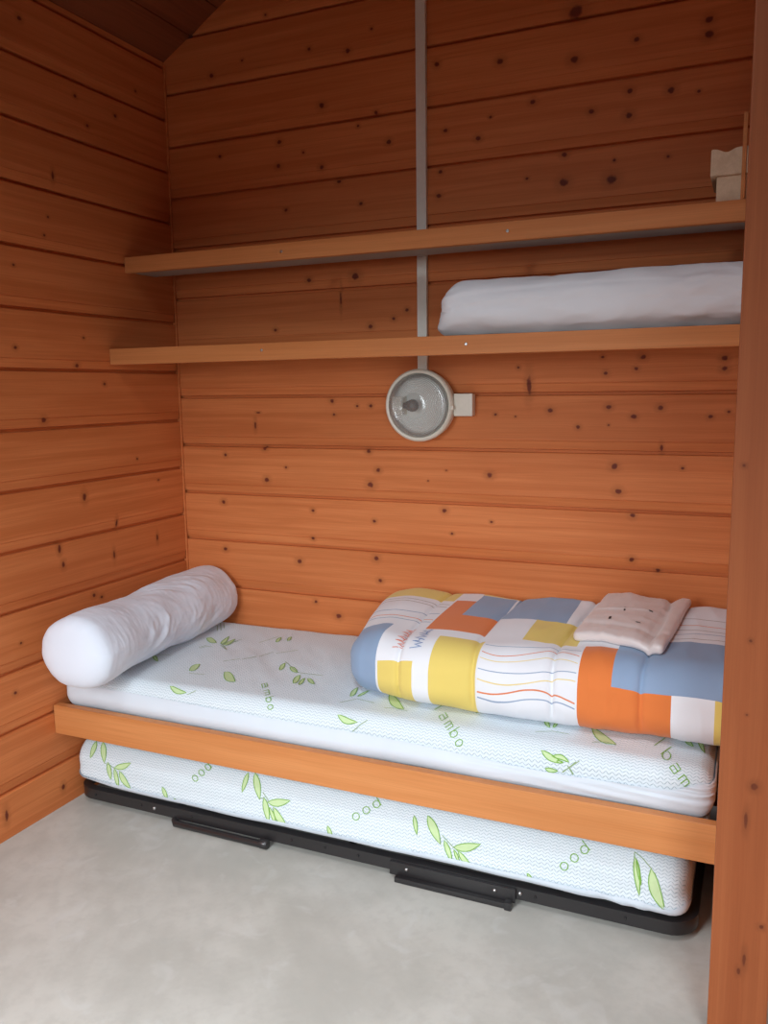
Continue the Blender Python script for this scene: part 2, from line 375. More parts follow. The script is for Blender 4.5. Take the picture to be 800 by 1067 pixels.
# front wall behind the camera, with the open doorway that lets the daylight in
DX0, DX1, DZ = .22, 1.34, 1.98
WX0, WX1, WZ0, WZ1 = 2.35, 3.25, 1.10, 2.05  # opening of the added window, right of the doorway
bm = bmesh.new()
for x0, x1, z0, z1 in ((-.09, DX0, 0, 2.504), (DX1, WX0, 0, 2.504), (WX1, RX+.09, 0, 2.504), (WX0, WX1, 0, WZ0), (WX0, WX1, WZ1, 2.504), (DX0, DX1, DZ, 2.504)):
    box(bm, x0, x1, FY-.09, FY, z0, z1, 0)
v = [bm.verts.new((x, y, z)) for y in (FY-.09, FY) for x, z in ((-.09, 2.504), (RX+.09, 2.504), (RIDGE, ztop))]
bm.faces.new(v[:3]); bm.faces.new(v[3:]); bm.faces.new((v[0],v[2],v[5],v[3])); bm.faces.new((v[1],v[4],v[5],v[2]))
tag(link('wall_front', bm, M['wallx']), kind='structure')
bm = bmesh.new()
for x0, x1, z0, z1 in ((DX0, DX0+.05, 0, DZ), (DX1-.05, DX1, 0, DZ), (DX0+.05, DX1-.05, DZ-.05, DZ)):
    box(bm, x0, x1, FY-.10, FY+.01, z0, z1, .003)
tag(link('door_1', bm, M['rail']), kind='structure')
bm = bmesh.new()
for x0, x1, z0, z1 in ((WX0, WX0+.05, WZ0, WZ1), (WX1-.05, WX1, WZ0, WZ1), (WX0+.05, WX1-.05, WZ1-.05, WZ1), (WX0+.05, WX1-.05, WZ0, WZ0+.05), ((WX0+WX1)/2-.02, (WX0+WX1)/2+.02, WZ0+.05, WZ1-.05)):
    box(bm, x0, x1, FY-.01, FY+.02, z0, z1, .003)
tag(link('added_window_1', bm, M['rail']), kind='structure')  # unseen window, added to house the right-hand fill lamp
# floor and boarded gable ceiling
bm = bmesh.new(); box(bm, -.09, RX+.09, FY-.09, .09, -.06, 0, 0)
tag(link('floor', bm, M['floor']), kind='structure')
bm = bmesh.new()
for sgn in (0, 1):
    nb = 15
    for i in range(nb):
        s0, s1 = RIDGE*i/nb, RIDGE*(i+1)/nb - .004
        q = []
        for s, up in ((s0,0),(s1,0),(s1,.02),(s0,.02)):
            X = s if sgn == 0 else 2*RIDGE - s
            q.append((X, EAVE + SL*s + up + .001))
        vs = [[bm.verts.new((X, Y, Z)) for X, Z in q] for Y in (FY-.09, .0)]
        for j in range(4): bm.faces.new((vs[0][j], vs[0][(j+1)%4], vs[1][(j+1)%4], vs[1][j]))
        bm.faces.new(vs[0]); bm.faces.new(vs[1])
    X = [-.12, RIDGE] if sgn == 0 else [2*RIDGE+.12, RIDGE]
    zz = [EAVE - SL*.12, ztop]
    vs = [bm.verts.new((x, y, z+h)) for x, z in zip(X, zz) for y in (FY-.2, .2) for h in (.022, .07)]
    a,b,c,d,e,f,g,h = vs
    for q in ((a,c,g,e),(b,f,h,d),(a,e,f,b),(c,d,h,g),(a,b,d,c),(e,g,h,f)): bm.faces.new(q)
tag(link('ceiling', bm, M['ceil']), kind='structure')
# frame of an added roof window above the camera, around a fill lamp
bm = bmesh.new()
for x0, x1, y0, y1 in ((.80,.87,-2.80,-1.90),(1.63,1.70,-2.80,-1.90),(.87,1.63,-2.80,-2.73),(.87,1.63,-1.97,-1.90)):
    vs = [bm.verts.new((x, y, EAVE+SL*x-h)) for x in (x0,x1) for y in (y0,y1) for h in (.001,.04)]
    a,b,c,d,e,f,g,h = vs
    for q in ((a,c,g,e),(b,f,h,d),(a,e,f,b),(c,d,h,g),(a,b,d,c),(e,g,h,f)): bm.faces.new(q)
tag(link('added_window_2', bm, M['rail']), kind='structure')
# small scribed fillet in the corner
bm = bmesh.new(); box(bm, .0005, .007, -.007, -.0005, .0, 2.49, .001)
tag(link('trim_1', bm, M['wall']), kind='structure')

# partition at the foot end of the bed with its end post
PX = 1.976
bm = log_wall('p', 'y', -.86, -.001, PX, -1, ZL, 2.9, None, thick=.10)
clip(bm, Vector((0,0,0)), Vector((0,0,-1)))
tag(link('wall_partition', bm, M['wall']), kind='structure')
bm = bmesh.new(); box(bm, PX-.002, PX+.108, -.955, -.861, 0, 3.4, .004, 2)
o = link('wooden_post', bm, M['post'])
set_origin(o, (PX+.05, -.905, 0))
tag(o, 'tall orange-brown wooden post at the right edge, where the bed rail and both shelves end', 'post')

# ------------------------------------------------------------------ shelves
def shelf(zb, zt, depth, panel_z, label, screws, gap=.001):
    t = thing('wall_shelf', (0, -depth/2, zb), label, 'shelf', None)
    bm = bmesh.new(); box(bm, .001, PX-.003, -depth, -depth+.024, zb, zt, .003, 3)
    link('front_edge', bm, M['lip'], t)
    bm = bmesh.new(); box(bm, .004, PX-.004, -depth+.0245, -gap, panel_z, panel_z+.018, .001)
    o = link('shelf_board', bm, M['shelf_under'], t); o['label'] = 'grey underside board'
    if panel_z - zb > .01:
      bm = bmesh.new(); box(bm, .006, PX-.006, -depth+.0245, -depth+.060, zb+.002, panel_z-.0005, .001)
      o = link('batten', bm, M['shelf_under'], t); o['label'] = 'grey strip under the shelf, behind the front edge'
    for x, z in screws:
        bm = bmesh.new(); lathe(bm, [(.0045,0),(.0045,.0012),(.003,.0018),(.0006,.0014)], (x, -depth, z), '-y', 16, cap1=True)
        link('screw', bm, M['steel'], t, True)
    if gap > .01:
        bm = bmesh.new(); box(bm, .004, PX-.004, -gap+.022, -.018, panel_z+.024, panel_z+.042, .001)
        o = link('shelf_board', bm, M['shelf_under'], t)
        for x in (.06, .70, 1.35, 1.93):
            bm = bmesh.new(); box(bm, x-.015, x+.015, -depth+.03, -.018, panel_z+.0185, panel_z+.0235, .0005)
            link('batten', bm, M['shelf_under'], t)
    return t
shelf(1.7365, 1.789, .27, 1.7405, 'upper wooden wall shelf, carrying the raw wood blocks at its right end', [(.622, 1.762), (1.35,1.763)], .115)
shelf(1.424, 1.477, .37, 1.455, 'lower wooden wall shelf, just above the round lamp, carrying the folded white bedding', [(.60, 1.455), (1.262, 1.452)])

# ------------------------------------------------------------------ trunking, lamp, junction box
bm = bmesh.new()
zc = EAVE + SL*.994 - .01
box(bm, .978, 1.011, -.016, -.0005, 1.380, zc, .002)
o = link('cable_conduit', bm, M['conduit']); set_origin(o, (.994, 0, 1.38))
tag(o, 'white plastic cable trunking running up the wall from the round lamp', 'conduit')

LX, LZ = .994, 1.2765
t = thing('wall_lamp', (LX, 0, LZ), 'round wall lamp with ribbed clear glass dome and cream rim below the shelves', 'lamp')
bm = bmesh.new()
lathe(bm, [(.0,.0),(.108,.0),(.113,.006),(.1145,.030),(.1135,.036),(.105,.040),(.1,.040),(.1,.02),(0.001,.018)], (LX,0,LZ), '-y', 96)
link('base', bm, M['plastic'], t, True, 35)
bm = bmesh.new()
lathe(bm, [(.1145,.034),(.118,.037),(.1185,.046),(.1165,.052),(.112,.055),(.106,.054),(.1035,.050),(.102,.038),(.1145,.034)], (LX,0,LZ), '-y', 96)
rim = link('rim', bm, M['plastic'], t, True, 40)
for a in (-4,):
    a = radians(a); bm = bmesh.new()
    c = (LX + .117*cos(a), -.050, LZ + .117*sin(a))
    box(bm, c[0]-.006, c[0]+.006, -.058, -.040, c[2]-.006, c[2]+.006, .002)
    link('clip', bm, M['plastic'], rim, True, 40)
# reflector dish, bulb holder and bulb
nr = NT('lamp_reflector', .35, .5); nr.color((.86,.88,.85))
bm = bmesh.new(); lathe(bm, [(.1,.022),(.094,.036),(.07,.026),(.03,.021),(.0008,.021)], (LX,0,LZ), '-y', 64, cap1=True)
link('reflector', bm, nr.m, t, True)
bm = bmesh.new(); box(bm, LX-.088, LX-.052, -.066, -.022, LZ-.030, LZ+.030, .005, 3)
link('bulb_holder', bm, M['plastic'], t, True, 40)
nb_ = NT('bulb_glass', .08, .6); nb_.color((.10,.105,.11)); nb_.b.inputs['Metallic'].default_value = .6
bm = bmesh.new(); lathe(bm, [(.010,.0),(.0105,.006),(.017,.016),(.021,.029),(.019,.040),(.011,.048),(.0006,.051)], (LX-.051, -.050, LZ), 'x', 32)
link('bulb', bm, nb_.m, t, True)
# glass dome: outer skin with fine concentric ribs
ng = NT('ribbed_glass', .06, .5)
tr = ng.t.nodes.new('ShaderNodeBsdfTransparent'); tr.inputs[0].default_value = (.93,.95,.94,1)
gl = ng.t.nodes.new('ShaderNodeBsdfGlossy'); gl.inputs['Roughness'].default_value = .08
df = ng.t.nodes.new('ShaderNodeBsdfTranslucent'); df.inputs[0].default_value = (.8,.84,.84,1)
d2 = ng.t.nodes.new('ShaderNodeBsdfDiffuse'); d2.inputs[0].default_value = (.88,.92,.90,1)
fr = ng.t.nodes.new('ShaderNodeFresnel'); fr.inputs[0].default_value = 1.5
m0 = ng.t.nodes.new('ShaderNodeMixShader'); m0.inputs[0].default_value = .3
ng.t.links.new(tr.outputs[0], m0.inputs[1]); ng.t.links.new(d2.outputs[0], m0.inputs[2])
m1 = ng.t.nodes.new('ShaderNodeMixShader')
ng.t.links.new(ng.math('ADD', ng.math('MULTIPLY', fr.outputs[0], 1.3), .03, clamp=True), m1.inputs[0]); ng.t.links.new(m0.outputs[0], m1.inputs[1]); ng.t.links.new(gl.outputs[0], m1.inputs[2])
ng.t.links.new(m1.outputs[0], ng.out.inputs[0])
gpos = ng.sep(ng.pos())
rad = ng.vec('LENGTH', ng.comb(ng.math('SUBTRACT', gpos[0], LX), 0., ng.math('SUBTRACT', gpos[2], LZ)))
ring = ng.math('SINE', ng.math('MULTIPLY', rad, 1300.))
mask = ng.rng(rad, .038, .046, 0, 1)
bn = ng.t.nodes.new('ShaderNodeBump'); bn.inputs['Strength'].default_value = .5; bn.inputs['Distance'].default_value = .003
ng.t.links.new(ng.math('MULTIPLY', ring, mask), bn.inputs['Height'])
for q in (gl, d2): ng.t.links.new(bn.outputs[0], q.inputs['Normal'])
ng.t.links.new(ng.math('ADD', .16, ng.math('MULTIPLY', ng.math('ADD', ng.math('MULTIPLY', ring, .5), .5), ng.math('MULTIPLY', mask, .35))), m0.inputs[0])
bm = bmesh.new(); pr = []
for i in range(25):
    a = pi/2*i/24; pr.append((.1045*cos(a)**.72 if i < 24 else .0004, .046 + .046*sin(a)))
lathe(bm, pr, (LX,0,LZ), '-y', 96, cap1=True)
gd = link('glass_dome', bm, ng.m, t, True); gd['label'] = 'clear ribbed glass dome'

t = thing('junction_box', (1.146, 0, 1.2765), 'small square cream box on the wall, right of the round lamp', 'junction box')
bm = bmesh.new(); box(bm, 1.112, 1.172, -.024, -.0005, 1.243, 1.312, .003, 3)
link('box_body', bm, M['plastic'], t)
bm = bmesh.new(); box(bm, 1.110, 1.174, -.037, -.0242, 1.241, 1.314, .005, 3)
link('box_lid', bm, M['plastic'], t)

# ------------------------------------------------------------------ bed frame
BT = .328
t = thing('bed_frame', (1.0, -.35, .257), 'orange varnished wooden bed frame spanning from the left wall to the post', 'bed frame')
bm = bmesh.new(); box(bm, .001, PX-.003, -.722, -.694, .254, .3485, .004, 3)
link('front_rail', bm, M['rail'], t)
for y0, y1 in ((-.693, -.665), (-.032, -.004)):
    bm = bmesh.new(); box(bm, .006, PX-.006, y0, y1, .262, .305, .002)
    link('ledger', bm, M['rail'], t)
for i in range(14):
    x = .05 + i*.1415
    bm = bmesh.new(); box(bm, x-.034, x+.034 if i < 13 else x+.062, -.690, -.006, .3055, BT-.004, .003)
    link('slat', bm, M['slat'], t)

# ------------------------------------------------------------------ mattresses
def sag(x, y): return .006*noise.noise(Vector((x*2.1, y*3, 3.3)))
U0, U1 = Vector((.007, -.686, BT)), Vector((1.958, -.012, .470))
def dU(p, n):
    q = p.copy(); top = smooth01((p.z-.40)/.06)
    q.z -= top*(.012*smooth01((-p.y)/.6-.1) + .010 - .012*exp(-((p.x-1.2)/.7)**2))
    q.z += top*(sag(p.x, p.y))
    # diagonal creases in the knit near the bolster
    k = exp(-((p.x-.62)/.38)**2)*exp(-((p.y+.33)/.26)**2)
    q.z += top*k*.0035*ridged(Vector(((p.x+p.y*1.0)*9, (p.x-p.y)*2.2, 1.7)), 2)
    q += n*.0012*fbm(p*9, 2)
    q.y -= .006*noise.noise(Vector((p.x*3, p.z*6, 8)))*smooth01((-p.y-.5)/.15)
    return q
def seam_z(x): return .418 - .020*smooth01((x-.3)/1.4) + .004*sin(x*7) + .035*smooth01((x-1.86)/.08)
t = thing('mattress', (1.0, -.35, BT), 'upper mattress on the wooden frame, under the bolster and patterned duvet', 'mattress', None)
bm = bmesh.new(); rounded(bm, U0, U1, (.038,.042,.050), (.014,.012,.012), dU)
bm.normal_update(); upper_bvh = BVHTree.FromBMesh(bm)
mu = link('cover', bm, M['knit'], t, True); mu['label'] = 'white zig-zag knit cover with leaf print'
def dBand(p, n):
    q = dU(p, n)
    wr = .0022*ridged(Vector((p.x*3+p.z*14, p.z*40, 2)), 2)*smooth01((p.x-1.3)/.3)
    return q + n*(.0028 + .001*noise.noise(Vector((p.x*8, p.z*20, 0))) + wr)
bm = bmesh.new()
rounded(bm, U0, U1, (.038,.042,.050), (.014,.05,.0045), dBand, keep=lambda c: c.z < seam_z(c.x))
o = link('side_band', bm, M['band'], t, True); o['label'] = 'plain white side band'

LO0, LO1 = Vector((.006, -.668, .0555)), Vector((1.918, -.05, .228))
def dL(p, n):
    q = p.copy()
    q += n*(.0045*fbm(Vector((p.x*2.6, p.y*4, p.z*5)), 2))
    q.z -= .012*smooth01((p.z-.12)/.1)*smooth01((-p.y-.35)/.3)
    q.z += .010*exp(-((p.x-.02)/.12)**2)*smooth01((.16-p.z)/.1)*1.6
    lowb = smooth01((.125-p.z)/.05)*smooth01((p.z-.050)/.012)
    q.y -= .022*lowb*smooth01((-p.y-.55)/.08); q.x += .014*lowb*smooth01((p.x-1.84)/.06)
    e = exp(-((p.x-1.80)/.12)**2)*smooth01((-p.y-.5)/.1)
    q += n*.0035*e*ridged(Vector((p.x*16+p.z*14, p.z*8, 5)), 2)
    return q
t = thing('mattress', (1.0, -.35, .052), 'lower mattress under the wooden rail, resting on the black steel frame', 'mattress', None)
bm = bmesh.new(); rounded(bm, LO0, LO1, (.050,.085,.080), (.014,.016,.012), dL)
bm.normal_update(); lower_bvh = BVHTree.FromBMesh(bm)
ml = link('cover', bm, M['knit'], t, True); ml['label'] = 'white zig-zag knit cover with leaf print'
def dLb(p, n):
    return dL(p, n) + n*(.0035 + .0018*noise.noise(Vector((p.x*6, 0, 3))) + .002*smooth01((p.x-1.3)/.2)*ridged(Vector((p.x*7, p.z*30, 3)), 1))
bm = bmesh.new()
def lz(x): return .083 + .010*smooth01((x-1.2)/.3) + .004*sin(x*11) - .012*smooth01((.25-x)/.2) - .012*smooth01((x-1.75)/.15)
rounded(bm, LO0, LO1, (.050,.085,.080), (.014,.03,.005), dLb, keep=lambda c: c.z < lz(c.x))
o = link('side_band', bm, M['band'], t, True); o['label'] = 'plain white side band'

# printed leaves, twigs and lettering: thin shapes laid onto the covers along the fall of the unrolled pattern
def on(bvh, x, w, lift=.0007):
    d = Vector((0, 1, -1)).normalized()
    o = Vector((x, w/2 - 1.0, w/2 + 1.0))
    h, nrm, i, dist = bvh.ray_cast(o, d)
    if h is None: return None
    if nrm.dot(d) > 0: nrm = -nrm
    return h + nrm*lift
def ribbon(bm, bvh, pts, width, lift=.0008, closed=False):
    P = [on(bvh, x, w, lift) for x, w in pts]
    if any(p is None for p in P): return
    n = len(P); rows = []
    for i, p in enumerate(P):
        a = P[i-1] if (i > 0 or closed) else p; b = P[(i+1) % n] if (i < n-1 or closed) else p
        t = (b-a)
        if t.length < 1e-7: t = Vector((1,0,0))
        q = on(bvh, pts[i][0]+.002, pts[i][1], lift); r = on(bvh, pts[i][0], pts[i][1]+.002, lift)
        nn = ((q-p).cross(r-p)) if q is not None and r is not None else Vector((0,0,1))
        s = t.cross(nn).normalized()*width/2
        rows.append((bm.verts.new(p+s), bm.verts.new(p-s)))
    for i in range(n if closed else n-1):
        a, b = rows[i], rows[(i+1) % n]
        try: bm.faces.new((a[0], a[1], b[1], b[0]))
        except ValueError: pass
def leaf(bf, bo, bvh, up, lo, lw=.0024):
    """a leaf from its two long sides in pattern space"""
    K = 3; rows = []
    for a, b in zip(up, lo):
        P = [on(bvh, a[0]+(b[0]-a[0])*k/K, a[1]+(b[1]-a[1])*k/K, .0014) for k in range(K+1)]
        if any(p is None for p in P): return
        rows.append([bf.verts.new(p) for p in P])
    for A, B in zip(rows, rows[1:]):
        for k in range(K): bf.faces.new((A[k], A[k+1], B[k+1], B[k]))
    ribbon(bo, bvh, up + list(reversed(lo))[1:-1], lw, .0019, True)
